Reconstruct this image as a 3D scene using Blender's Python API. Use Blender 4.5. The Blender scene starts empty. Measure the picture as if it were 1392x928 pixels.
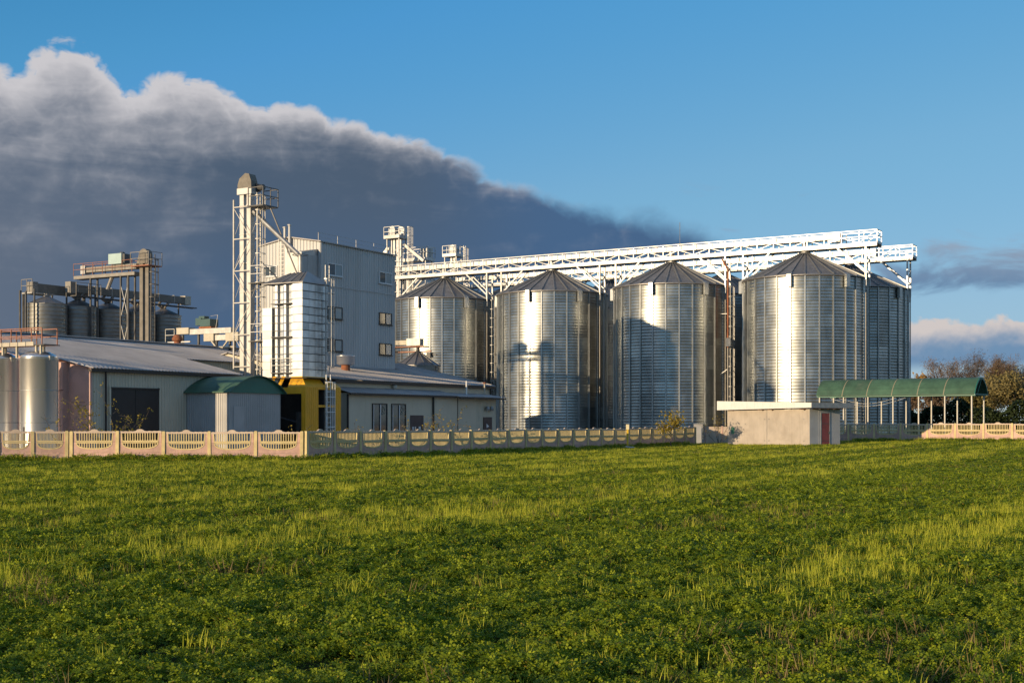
import bpy, math, random
import numpy as np
from mathutils import Vector, Matrix

random.seed(7)
R = math.radians
scene = bpy.context.scene
COL = scene.collection

# ------------------------------------------------------------------ camera
cam_d = bpy.data.cameras.new('camera')
cam_d.sensor_width = 36.0
cam_d.lens = 46.55
cam_d.shift_y = 110.0 / 1392.0
cam_d.clip_start = 0.1
cam_d.clip_end = 4000.0
cam = bpy.data.objects.new('camera', cam_d)
COL.objects.link(cam)
cam.location = (0.0, 0.0, 1.93)
cam.rotation_euler = (R(90), 0, 0)
scene.camera = cam

# ------------------------------------------------------------------ light, sky, exposure
SUN_EL = 7.0
SUN_DIR = Vector((0.735, 0.678, 0)).normalized()          # the way the light travels, on the ground
sun_to = Vector((-SUN_DIR.x * math.cos(R(SUN_EL)), -SUN_DIR.y * math.cos(R(SUN_EL)), math.sin(R(SUN_EL))))
sl = bpy.data.lights.new('sun', 'SUN')
sl.energy = 4.9
sl.angle = R(0.53)
sl.color = (1.0, 0.76, 0.47)
sun = bpy.data.objects.new('sun', sl)
COL.objects.link(sun)
sun.location = (-60, -60, 30)
sun.rotation_euler = (-sun_to).to_track_quat('-Z', 'Y').to_euler()

scene.view_settings.view_transform = 'Standard'
scene.view_settings.look = 'None'
scene.view_settings.exposure = 0.0
scene.view_settings.gamma = 1.0
scene.view_settings.use_curve_mapping = False
scene.cycles.max_bounces = 5
scene.cycles.diffuse_bounces = 2
scene.cycles.glossy_bounces = 3
scene.cycles.transmission_bounces = 4
scene.cycles.transparent_max_bounces = 4
scene.cycles.use_denoising = True
scene.cycles.sample_clamp_indirect = 4.0

world = bpy.data.worlds.new('World')
scene.world = world
world.use_nodes = True
SKY_STRENGTH = 0.12


class NT:
    """tiny helper for building node trees"""
    def __init__(self, tree):
        self.t = tree; self.n = tree.nodes; self.l = tree.links

    def node(self, typ, **kw):
        nd = self.n.new(typ)
        for k, v in kw.items():
            setattr(nd, k, v)
        return nd

    def put(self, sock, val):
        if hasattr(val, 'is_output'):
            self.l.new(val, sock)
        else:
            sock.default_value = val

    def m(self, op, a, b=None, c=None, clamp=False):
        nd = self.n.new('ShaderNodeMath'); nd.operation = op; nd.use_clamp = clamp
        self.put(nd.inputs[0], a)
        if b is not None: self.put(nd.inputs[1], b)
        if c is not None: self.put(nd.inputs[2], c)
        return nd.outputs[0]

    def ss(self, x, lo, hi, a=0.0, b=1.0):
        nd = self.n.new('ShaderNodeMapRange'); nd.interpolation_type = 'SMOOTHSTEP'
        self.put(nd.inputs['Value'], x); self.put(nd.inputs['From Min'], lo); self.put(nd.inputs['From Max'], hi)
        self.put(nd.inputs['To Min'], a); self.put(nd.inputs['To Max'], b)
        return nd.outputs['Result']

    def mix(self, fac, a, b, blend='MIX'):
        nd = self.n.new('ShaderNodeMix'); nd.data_type = 'RGBA'; nd.blend_type = blend
        self.put(nd.inputs[0], fac); self.put(nd.inputs[6], a); self.put(nd.inputs[7], b)
        return nd.outputs[2]

    def noise(self, vec, scale, detail=4.0, rough=0.55, dist=0.0):
        nd = self.n.new('ShaderNodeTexNoise')
        if vec is not None: self.l.new(vec, nd.inputs['Vector'])
        self.put(nd.inputs['Scale'], scale); nd.inputs['Detail'].default_value = detail
        nd.inputs['Roughness'].default_value = rough; nd.inputs['Distortion'].default_value = dist
        return nd.outputs[0]

    def comb(self, x, y, z):
        nd = self.n.new('ShaderNodeCombineXYZ')
        self.put(nd.inputs[0], x); self.put(nd.inputs[1], y); self.put(nd.inputs[2], z)
        return nd.outputs[0]

    def curve(self, x, x0, x1, y0, y1, pts):
        """piecewise curve through pts (in real units)"""
        mr = self.n.new('ShaderNodeMapRange')
        self.put(mr.inputs[0], x); mr.inputs[1].default_value = x0; mr.inputs[2].default_value = x1
        fc = self.n.new('ShaderNodeFloatCurve')
        self.l.new(mr.outputs[0], fc.inputs['Value'])
        cv = fc.mapping.curves[0]
        P = [((px - x0) / (x1 - x0), (py - y0) / (y1 - y0)) for px, py in pts]
        cv.points[0].location = P[0]; cv.points[1].location = P[-1]
        for p in P[1:-1]:
            cv.points.new(*p)
        for p in cv.points: p.handle_type = 'VECTOR'
        fc.mapping.update()
        return self.m('MULTIPLY_ADD', fc.outputs[0], y1 - y0, y0)


def lin(r, g, b):
    f = lambda c: (c / 255 / 12.92) if c / 255 <= 0.04045 else ((c / 255 + 0.055) / 1.055) ** 2.4
    return (f(r), f(g), f(b), 1.0)


def build_world():
    t = NT(world.node_tree)
    t.n.clear()
    sky = t.node('ShaderNodeTexSky', sky_type='NISHITA')
    sky.sun_disc = False
    sky.sun_elevation = R(SUN_EL)
    sky.sun_rotation = math.atan2(sun_to.x, sun_to.y)
    sky.altitude = 150
    sky.air_density = 1.0; sky.dust_density = 0.0; sky.ozone_density = 4.0
    tc = t.node('ShaderNodeTexCoord')
    sp = t.node('ShaderNodeSeparateXYZ'); t.l.new(tc.outputs['Generated'], sp.inputs[0])
    az = t.m('MULTIPLY', t.m('ARCTAN2', sp.outputs[0], sp.outputs[1]), 57.29578)
    el = t.m('MULTIPLY', t.m('ARCSINE', sp.outputs[2]), 57.29578)
    K = 1.0 / SKY_STRENGTH
    def cc(r, g, b, k=1.0):
        c = lin(r, g, b); return (c[0] * K * k, c[1] * K * k, c[2] * K * k, 1)
    # the long cloud bank: its upper edge as elevation over azimuth
    edge = t.curve(az, -90, 30, -5, 25, [(-90, -2), (-75, 6), (-60, 13), (-45, 16), (-32, 15.5), (-24, 14.4), (-21, 14.3),
            (-19, 14.7), (-17.9, 14.6), (-16.4, 13.2), (-14.5, 13.9), (-12.5, 13.6), (-9.3, 12.9), (-6.2, 12.3), (-1.8, 11.2),
            (0.1, 10.2), (3.3, 9.4), (6.5, 9.2), (8.2, 8.5), (9.6, 7.4), (10.8, 4), (12, 0), (30, -5)])
    def billow(dx, dy, octs):
        """rounded heaps of several sizes, looked up at a small offset for the shading"""
        q = t.comb(t.m('ADD', az, dx), t.m('MULTIPLY', t.m('ADD', el, dy), 1.35), 0.0)
        wn = t.node('ShaderNodeTexNoise'); t.l.new(q, wn.inputs['Vector']); wn.inputs['Scale'].default_value = 0.55; wn.inputs['Detail'].default_value = 3
        wv_ = t.node('ShaderNodeVectorMath', operation='MULTIPLY_ADD'); t.l.new(wn.outputs['Color'], wv_.inputs[0]); wv_.inputs[1].default_value = (1.7, 1.7, 0); t.l.new(q, wv_.inputs[2])
        tot = None
        for sc_, am in octs:
            vo = t.node('ShaderNodeTexVoronoi', feature='F1', voronoi_dimensions='2D'); t.l.new(wv_.outputs[0], vo.inputs['Vector'])
            vo.inputs['Scale'].default_value = sc_
            x = t.m('MULTIPLY', t.m('SUBTRACT', 0.32, t.m('MULTIPLY', vo.outputs['Distance'], vo.outputs['Distance'])), am)
            tot = x if tot is None else t.m('ADD', tot, x)
        return tot
    p = t.comb(az, t.m('MULTIPLY', el, 1.25), 0.0)
    big = t.m('SUBTRACT', t.noise(p, 0.16, 3, 0.55), 0.5)
    med = t.m('SUBTRACT', t.noise(p, 0.60, 5, 0.52, 0.25), 0.5)
    puff = t.m('SUBTRACT', t.noise(p, 0.33, 4, 0.6, 0.6), 0.5)
    octs = ((0.30, 1.15), (0.72, 0.6), (1.8, 0.34), (4.6, 0.15)); h0 = billow(0.0, 0.0, octs); h1 = billow(-0.30, 0.42, octs)
    heap = t.curve(az, -90, 30, 0, 4, [(-90, 1.15), (-15, 1.1), (-8, 0.85), (-2, 0.6), (3, 0.45), (30, 0.45)])
    d = t.m('ADD', t.m('SUBTRACT', edge, el), t.m('MULTIPLY_ADD', h0, heap, t.m('MULTIPLY_ADD', med, 0.7, t.m('MULTIPLY', big, 1.0))))
    soft = t.curve(az, -90, 30, 0, 3, [(-90, 0.38), (-12, 0.38), (-4, 0.45), (2, 0.9), (8, 1.5), (30, 1.5)])
    mask = t.ss(d, -0.1, soft)
    # open sky under the right half of the bank
    base = t.curve(az, -10, 30, -5, 10, [(-10, -5), (-5, -4), (-3, 3.0), (0, 5.4), (5, 6.2), (10, 6.6), (30, 6.6)])
    low = t.ss(t.m('ADD', el, t.m('MULTIPLY', med, 1.2)), base, t.m('ADD', base, 0.9))
    mask = t.m('MULTIPLY', mask, low)
    # heaps turned to the sun are pale, the deep body slate
    wid = t.curve(az, -90, 30, 0, 6, [(-90, 3.0), (-21, 3.0), (-15, 2.4), (-11, 1.5), (-7, 0.7), (-2, 0.5), (4, 0.5), (30, 0.5)])
    lit = t.m('POWER', 2.718, t.m('MULTIPLY', t.m('DIVIDE', t.m('MAXIMUM', d, 0.0), wid), -1.0))
    lit = t.m('MULTIPLY', lit, t.curve(az, -90, 30, 0, 1.4, [(-90, 0.85), (-14, 0.85), (-8, 0.85), (0, 0.6), (3, 0.3), (30, 0.2)]))
    rim = t.m('POWER', 2.718, t.m('MULTIPLY', t.m('MAXIMUM', d, 0.0), -2.6))
    lit = t.m('MULTIPLY_ADD', rim, t.ss(az, 4.0, -6.0, 0.0, 0.40), lit)
    layer = t.m('SUBTRACT', t.noise(t.comb(t.m('MULTIPLY', az, 0.10), t.m('MULTIPLY', el, 0.62), 5.0), 1.0, 4, 0.55, 0.5), 0.5)
    relief = t.m('MULTIPLY', t.m('SUBTRACT', h0, h1), 0.30)
    reach = t.m('POWER', 2.718, t.m('MULTIPLY', t.m('DIVIDE', t.m('MAXIMUM', d, 0.0), t.m('MULTIPLY_ADD', wid, 1.6, 0.8)), -1.0))
    tone = t.m('ADD', lit, t.m('MULTIPLY_ADD', relief, t.m('MULTIPLY_ADD', reach, 1.0, 0.12), t.m('MULTIPLY_ADD', puff, 0.22, t.m('MULTIPLY_ADD', layer, 0.62, t.m('MULTIPLY', big, 0.25)))), clamp=True)
    body = t.mix(t.ss(el, 2.0, 11.0), cc(74, 101, 134), cc(78, 95, 116))
    body = t.mix(t.ss(t.m('ADD', t.m('MULTIPLY', az, -1.0), t.m('MULTIPLY', big, 10)), 10, 24), body, cc(97, 110, 129))
    body = t.mix(t.ss(az, -6.0, 3.0), body, cc(72, 102, 138))
    cl = t.mix(t.ss(tone, 0.04, 0.82), body, cc(202, 200, 204))
    # thin grey band and a low heap of cumulus to the right
    pr = t.comb(t.m('MULTIPLY', az, 0.55), t.m('MULTIPLY', el, 1.6), 3.0)
    nb = t.noise(pr, 0.36, 5, 0.6, 0.5)
    band = t.m('MULTIPLY', t.ss(el, 4.6, 6.0), t.m('SUBTRACT', 1.0, t.ss(el, 6.7, 8.6)))
    band = t.m('MULTIPLY', band, t.ss(az, 12.0, 19.0))
    m2 = t.ss(t.m('MULTIPLY_ADD', nb, 1.0, t.m('MULTIPLY', band, 0.30)), 0.66, 0.88, 0.0, 0.85)
    m2 = t.m('MULTIPLY', m2, t.ss(band, 0.02, 0.4))
    c2 = t.mix(t.ss(t.m('MULTIPLY_ADD', puff, 2.0, el), 5.4, 7.8), cc(92, 122, 158), cc(150, 160, 178))
    top3 = t.m('ADD', t.m('MULTIPLY', med, 2.0), t.m('MULTIPLY_ADD', big, 1.2, 4.15))
    m3 = t.m('MULTIPLY', t.ss(t.m('SUBTRACT', top3, el), 0.0, 0.22), t.ss(el, 2.0, 2.6))
    m3 = t.m('MULTIPLY', t.m('MULTIPLY', m3, t.ss(az, 9.0, 14.0)), 0.95)
    c3 = t.mix(t.ss(t.m('ADD', t.m('MULTIPLY', med, 1.8), t.m('MULTIPLY_ADD', puff, 1.4, el)), 2.7, 4.0), cc(108, 141, 175), cc(210, 200, 196))
    # small wisps just right of the bank's end
    w = t.noise(t.comb(t.m('MULTIPLY', az, 0.7), t.m('MULTIPLY', el, 1.9), 8.0), 0.5, 3, 0.6, 0.4)
    m4 = t.m('MULTIPLY', t.ss(w, 0.62, 0.78, 0, 0.5), t.m('MULTIPLY', t.ss(el, 7.0, 8.4), t.m('SUBTRACT', 1.0, t.ss(el, 9.2, 10.6))))
    m4 = t.m('MULTIPLY', m4, t.m('MULTIPLY', t.ss(az, 1.0, 4.0), t.m('SUBTRACT', 1.0, t.ss(az, 10.0, 16.0))))
    col = sky.outputs[0]
    # camera-like colour response of the clear sky, the same in every direction
    sc = t.node('ShaderNodeSeparateColor'); t.l.new(col, sc.inputs[0])
    cr = t.curve(sc.outputs[0], 0, 40, 0, 24, [(0, 0), (0.508, 0.54), (0.95, 1.55), (1.74, 2.5), (3.3, 3.4), (40, 22)])
    cg = t.curve(sc.outputs[1], 0, 40, 0, 24, [(0, 0), (1.425, 2.6), (2.43, 3.65), (3.39, 4.19), (6, 5.2), (40, 20)])
    cb = t.curve(sc.outputs[2], 0, 40, 0, 24, [(0, 0), (2.81, 5.2), (3.95, 5.5), (5.0, 6.0), (40, 18)])
    cm = t.node('ShaderNodeCombineColor'); t.l.new(cr, cm.inputs[0]); t.l.new(cg, cm.inputs[1]); t.l.new(cb, cm.inputs[2]); col = cm.outputs[0]
    # pale cloud cover added outside the view, to make the blue fill light more neutral
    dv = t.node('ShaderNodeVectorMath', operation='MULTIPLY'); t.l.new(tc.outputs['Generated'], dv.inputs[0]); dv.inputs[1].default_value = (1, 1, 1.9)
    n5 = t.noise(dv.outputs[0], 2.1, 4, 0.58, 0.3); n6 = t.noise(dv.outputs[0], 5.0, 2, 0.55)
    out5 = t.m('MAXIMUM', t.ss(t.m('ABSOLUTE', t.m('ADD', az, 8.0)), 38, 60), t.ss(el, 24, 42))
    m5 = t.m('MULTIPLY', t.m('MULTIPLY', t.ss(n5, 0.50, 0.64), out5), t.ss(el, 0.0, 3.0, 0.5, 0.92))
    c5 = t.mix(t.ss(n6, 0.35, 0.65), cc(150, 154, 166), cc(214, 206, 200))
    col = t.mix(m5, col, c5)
    col = t.mix(m4, col, cc(140, 160, 185))
    col = t.mix(m2, col, c2)
    col = t.mix(m3, col, c3)
    col = t.mix(mask, col, cl)
    bg = t.node('ShaderNodeBackground'); t.l.new(col, bg.inputs[0]); bg.inputs[1].default_value = SKY_STRENGTH
    out = t.node('ShaderNodeOutputWorld'); t.l.new(bg.outputs[0], out.inputs[0])


build_world()

# ------------------------------------------------------------------ materials
MATS = {}

def pm(name, c, rough=0.6, metal=0.0, var=0.12, scale=3.0, stain=0.0, stain_c=(0.1, 0.08, 0.06), stain_scale=0.6, stretch=(1, 1, 1),
       bump=0.0, bump_scale=30.0, rvar=0.0, ovar=0.0, spec=None, streak=0.0, coat=0.0, sheets=0):
    """painted / metal / concrete surface with procedural grain, stains and per-object difference"""
    m = bpy.data.materials.new(name); m.use_nodes = True
    t = NT(m.node_tree); b = t.n['Principled BSDF']
    tc = t.node('ShaderNodeTexCoord'); oi = t.node('ShaderNodeObjectInfo')
    add = t.node('ShaderNodeVectorMath', operation='MULTIPLY_ADD')
    t.l.new(tc.outputs['Object'], add.inputs[0]); add.inputs[1].default_value = stretch
    t.l.new(t.m('MULTIPLY', oi.outputs['Random'], 57.0), add.inputs[2])
    v = add.outputs[0]
    n1 = t.noise(v, scale, 5, 0.6)
    c1 = tuple(min(1, x * (1 - var)) for x in c) + (1,)
    c2 = tuple(min(1, x * (1 + var)) for x in c) + (1,)
    col = t.mix(t.ss(n1, 0.3, 0.7), c1, c2)
    if ovar:
        g = t.m('MULTIPLY_ADD', oi.outputs['Random'], 2 * ovar, 1 - ovar)
        col = t.mix(1.0, col, t.comb(g, g, g), 'MULTIPLY')
    if sheets:                                  # each rolled sheet of a ring has weathered a little differently
        so = t.node('ShaderNodeSeparateXYZ'); t.l.new(tc.outputs['Object'], so.inputs[0])
        ix = t.m('FLOOR', t.m('MULTIPLY', t.m('ARCTAN2', so.outputs[1], so.outputs[0]), sheets / 6.283185))
        wn = t.node('ShaderNodeTexWhiteNoise', noise_dimensions='2D'); t.l.new(t.comb(ix, t.m('MULTIPLY', oi.outputs['Random'], 91.7), 0.0), wn.inputs['Vector'])
        g = t.m('MULTIPLY_ADD', wn.outputs['Value'], 0.30, 0.85)
        col = t.mix(1.0, col, t.comb(g, g, g), 'MULTIPLY')
    if stain:
        n2 = t.noise(v, stain_scale, 6, 0.65, 0.5)
        col = t.mix(t.ss(n2, 0.52, 0.78, 0.0, stain), col, tuple(stain_c) + (1,))
    if streak:
        sv = t.node('ShaderNodeVectorMath', operation='MULTIPLY'); t.l.new(v, sv.inputs[0]); sv.inputs[1].default_value = (6, 6, 0.35)
        n3 = t.noise(sv.outputs[0], 1.0, 4, 0.6)
        col = t.mix(t.ss(n3, 0.5, 0.8, 0.0, streak), col, tuple(stain_c) + (1,))
    t.l.new(col, b.inputs['Base Color'])
    b.inputs['Metallic'].default_value = metal
    if rvar:
        t.l.new(t.m('MULTIPLY_ADD', n1, 2 * rvar, rough - rvar), b.inputs['Roughness'])
    else:
        b.inputs['Roughness'].default_value = rough
    if spec is not None: b.inputs['Specular IOR Level'].default_value = spec
    if coat:
        b.inputs['Coat Weight'].default_value = coat; b.inputs['Coat Roughness'].default_value = 0.16; b.inputs['Coat IOR'].default_value = 1.8
    if bump:
        bp = t.node('ShaderNodeBump'); bp.inputs['Strength'].default_value = bump; bp.inputs['Distance'].default_value = 0.02
        t.l.new(t.noise(v, bump_scale, 4, 0.6), bp.inputs['Height']); t.l.new(bp.outputs[0], b.inputs['Normal'])
    MATS[name] = m
    return m

pm('galvanised_wall', (0.355, 0.365, 0.35), 0.36, 0.94, 0.2, 0.9, 0.45, (0.25, 0.255, 0.24), 0.35, (1, 1, 0.25), rvar=0.06, ovar=0.10, coat=0.3, sheets=14)
pm('galvanised_rib', (0.46, 0.47, 0.46), 0.42, 0.8, 0.1, 2.0, ovar=0.12)
pm('galvanised_roof', (0.30, 0.29, 0.28), 0.5, 0.75, 0.15, 1.5, 0.4, (0.2, 0.18, 0.16), 0.7, ovar=0.10)
pm('roof_seam', (0.34, 0.34, 0.33), 0.5, 0.75, 0.1, 2.0)
pm('bin_wall', (0.24, 0.24, 0.225), 0.5, 0.8, 0.15, 1.2, ovar=0.08)
pm('bright_steel', (0.46, 0.46, 0.455), 0.42, 0.6, 0.14, 2.0, 0.5, (0.24, 0.21, 0.18), 1.0, ovar=0.16)
pm('weathered_hood', (0.22, 0.20, 0.17), 0.75, 0.2, 0.15, 2.0, 0.4, (0.14, 0.11, 0.08), 1.2)
pm('old_steel', (0.26, 0.245, 0.22), 0.6, 0.25, 0.15, 2.0, 0.4, (0.15, 0.11, 0.08), 1.2)
pm('thin_steel', (0.50, 0.48, 0.44), 0.5, 0.3, 0.12, 2.0, 0.4, (0.28, 0.2, 0.14), 1.2)
pm('roof_rib_tan', (0.26, 0.24, 0.16), 0.7)
pm('post_cream', (0.58, 0.55, 0.48), 0.6, 0.0, 0.08, 3.0, 0.3, (0.3, 0.25, 0.2), 2.0)
pm('white_paint', (0.80, 0.79, 0.76), 0.45, 0.0, 0.05, 2.0, 0.2, (0.5, 0.46, 0.4), 1.2)
pm('dull_steel', (0.40, 0.40, 0.39), 0.5, 0.7, 0.15, 2.5, 0.4, (0.2, 0.14, 0.09), 1.2)
pm('dark_steel', (0.09, 0.09, 0.09), 0.5, 0.4, 0.2, 2.0)
pm('pale_steel', (0.52, 0.51, 0.49), 0.45, 0.35, 0.1, 1.5, 0.3, (0.35, 0.28, 0.2), 1.0, streak=0.2)
pm('cladding_white', (0.54, 0.545, 0.54), 0.5, 0.05, 0.08, 0.6, 0.4, (0.36, 0.34, 0.31), 0.3, (1, 1, 0.15), streak=0.45)
pm('cladding_cream', (0.62, 0.56, 0.43), 0.5, 0.0, 0.05, 0.7, 0.3, (0.38, 0.36, 0.3), 0.4, streak=0.2)
pm('cladding_grey', (0.44, 0.43, 0.42), 0.5, 0.1, 0.07, 0.8, 0.25, (0.28, 0.28, 0.27), 0.5, streak=0.2)
pm('roof_sheet', (0.46, 0.43, 0.41), 0.6, 0.05, 0.10, 0.8, 0.4, (0.30, 0.27, 0.25), 0.35, ovar=0.10)
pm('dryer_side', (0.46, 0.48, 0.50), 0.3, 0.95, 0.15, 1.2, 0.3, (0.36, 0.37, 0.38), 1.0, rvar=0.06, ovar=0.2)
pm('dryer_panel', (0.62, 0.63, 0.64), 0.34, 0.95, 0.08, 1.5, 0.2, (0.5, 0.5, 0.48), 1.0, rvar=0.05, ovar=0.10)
pm('tank_steel', (0.78, 0.77, 0.76), 0.30, 0.85, 0.06, 0.8, 0.35, (0.55, 0.50, 0.46), 0.6, (1, 1, 0.3), rvar=0.08)
pm('pink_plaster', (0.62, 0.41, 0.35), 0.85, 0.0, 0.08, 1.5, 0.3, (0.42, 0.27, 0.22), 0.8, bump=0.15)
pm('fence_pink', (0.58, 0.38, 0.315), 0.9, 0.0, 0.14, 2.5, 0.55, (0.30, 0.22, 0.17), 1.6, bump=0.3, ovar=0.10, streak=0.45)
pm('fence_yellow', (0.66, 0.53, 0.27), 0.85, 0.0, 0.12, 3.0, 0.4, (0.36, 0.30, 0.17), 2.0, bump=0.25, ovar=0.07, streak=0.25)
pm('fence_pale', (0.60, 0.48, 0.38), 0.9, 0.0, 0.1, 3.0, 0.4, (0.36, 0.30, 0.24), 2.0, bump=0.25, ovar=0.06, streak=0.2)
pm('green_sheet', (0.060, 0.130, 0.080), 0.55, 0.0, 0.2, 1.2, 0.5, (0.14, 0.16, 0.12), 0.7, ovar=0.16)
pm('teal_sheet', (0.02, 0.15, 0.11), 0.45, 0.0, 0.1, 1.0)
pm('yellow_paint', (0.88, 0.43, 0.015), 0.45, 0.0, 0.08, 1.2, 0.3, (0.38, 0.20, 0.04), 1.2, streak=0.25)
pm('safety_yellow', (0.75, 0.48, 0.03), 0.5, 0.0, 0.1, 3.0)
pm('rust', (0.30, 0.11, 0.05), 0.8, 0.1, 0.25, 4.0, 0.4, (0.12, 0.05, 0.03), 3.0)
pm('rusty_rail', (0.34, 0.15, 0.09), 0.7, 0.1, 0.2, 4.0)
pm('brown_paint', (0.09, 0.06, 0.055), 0.55, 0.0, 0.15, 2.0)
pm('door_red', (0.22, 0.055, 0.055), 0.6, 0.0, 0.15, 2.0, 0.3, (0.1, 0.04, 0.04), 2.0)
pm('dark_door', (0.014, 0.014, 0.016), 0.5, 0.0, 0.2, 1.5)
pm('interior', (0.035, 0.033, 0.03), 0.9, 0.0, 0.3, 1.0)
pm('gutter', (0.03, 0.022, 0.02), 0.5, 0.0, 0.2, 2.0)
pm('window_frame_white', (0.72, 0.72, 0.72), 0.4, 0.0, 0.04, 2.0)
pm('window_frame_dark', (0.02, 0.02, 0.02), 0.4, 0.0, 0.1, 2.0)
pm('concrete', (0.47, 0.43, 0.39), 0.9, 0.0, 0.10, 1.3, 0.35, (0.36, 0.31, 0.27), 0.7, bump=0.25)
pm('shed_panel', (0.46, 0.405, 0.35), 0.85, 0.0, 0.10, 1.1, 0.6, (0.31, 0.26, 0.21), 0.8, bump=0.2, streak=0.4, bump_scale=12)
pm('shed_side', (0.42, 0.43, 0.44), 0.8, 0.0, 0.08, 1.2, 0.3, (0.3, 0.3, 0.3), 0.9, streak=0.3)
pm('fascia_white', (0.86, 0.85, 0.82), 0.35, 0.1, 0.04, 2.0, 0.15, (0.6, 0.52, 0.42), 1.5, streak=0.15)
pm('machine_green', (0.03, 0.09, 0.09), 0.4, 0.0, 0.1, 2.0)
pm('machine_cream', (0.52, 0.47, 0.37), 0.5, 0.0, 0.08, 2.0, 0.3, (0.4, 0.3, 0.2), 1.5)
pm('machine_pale_green', (0.42, 0.56, 0.54), 0.45, 0.0, 0.06, 2.0)
pm('paper_white', (0.75, 0.75, 0.74), 0.7, 0.0, 0.02, 2.0)
pm('yellow_cap', (0.78, 0.68, 0.42), 0.5)
pm('bark', (0.15, 0.105, 0.08), 0.9, 0.0, 0.25, 6.0)
pm('bark_grey', (0.12, 0.10, 0.085), 0.9, 0.0, 0.25, 6.0)
pm('paint_green_mark', (0.10, 0.28, 0.17), 0.8, 0.0, 0.3, 6.0)

def glass_mat():
    m = bpy.data.materials.new('window_glass'); m.use_nodes = True
    b = m.node_tree.nodes['Principled BSDF']
    b.inputs['Base Color'].default_value = (0.05, 0.07, 0.08, 1)
    b.inputs['Roughness'].default_value = 0.06
    b.inputs['Specular IOR Level'].default_value = 0.9
    MATS['window_glass'] = m
    m = bpy.data.materials.new('window_glass_pale'); m.use_nodes = True
    b = m.node_tree.nodes['Principled BSDF']
    b.inputs['Base Color'].default_value = (0.30, 0.36, 0.38, 1)
    b.inputs['Roughness'].default_value = 0.12
    MATS['window_glass_pale'] = m
glass_mat()

def leaf_mat(name, ca, cb, transl=0.35, rough=0.6, spec=0.25, facevar=True):
    """leaf surface: colour varies per leaf (stored on the mesh) and per plant"""
    m = bpy.data.materials.new(name); m.use_nodes = True
    t = NT(m.node_tree); b = t.n['Principled BSDF']
    oi = t.node('ShaderNodeObjectInfo')
    at = t.node('ShaderNodeAttribute'); at.attribute_name = 'tint'
    f = t.m('ADD', t.m('MULTIPLY', at.outputs['Fac'], 0.65), t.m('MULTIPLY', oi.outputs['Random'], 0.35))
    col = t.mix(f, tuple(ca) + (1,), tuple(cb) + (1,))
    # a few leaves have turned yellow
    col = t.mix(t.ss(at.outputs['Fac'], 0.965, 0.99), col, (0.42, 0.30, 0.04, 1)) if facevar else col
    t.l.new(col, b.inputs['Base Color']); b.inputs['Roughness'].default_value = rough
    b.inputs['Specular IOR Level'].default_value = spec
    tr = t.node('ShaderNodeBsdfTranslucent'); t.l.new(col, tr.inputs[0])
    mx = t.node('ShaderNodeMixShader'); mx.inputs[0].default_value = transl
    t.l.new(b.outputs[0], mx.inputs[1]); t.l.new(tr.outputs[0], mx.inputs[2])
    t.l.new(mx.outputs[0], t.n['Material Output'].inputs[0])
    MATS[name] = m
    return m

leaf_mat('clover_leaf', (0.045, 0.115, 0.008), (0.46, 0.51, 0.028), 0.35)
leaf_mat('grass_blade', (0.42, 0.48, 0.030), (0.78, 0.72, 0.08), 0.45, facevar=False)
leaf_mat('dry_stem', (0.13, 0.09, 0.035), (0.34, 0.25, 0.10), 0.3, facevar=False)
leaf_mat('shrub_leaf', (0.22, 0.19, 0.03), (0.46, 0.33, 0.05), 0.35)
leaf_mat('olive_leaf', (0.09, 0.09, 0.03), (0.26, 0.20, 0.06), 0.3, facevar=False)
leaf_mat('brown_leaf', (0.13, 0.095, 0.068), (0.27, 0.185, 0.115), 0.3, facevar=False)
leaf_mat('gold_leaf', (0.30, 0.16, 0.03), (0.50, 0.29, 0.05), 0.35, facevar=False)
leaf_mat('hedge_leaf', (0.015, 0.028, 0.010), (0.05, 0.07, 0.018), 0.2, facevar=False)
leaf_mat('conifer_leaf', (0.13, 0.115, 0.045), (0.33, 0.26, 0.10), 0.25, facevar=False)

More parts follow.
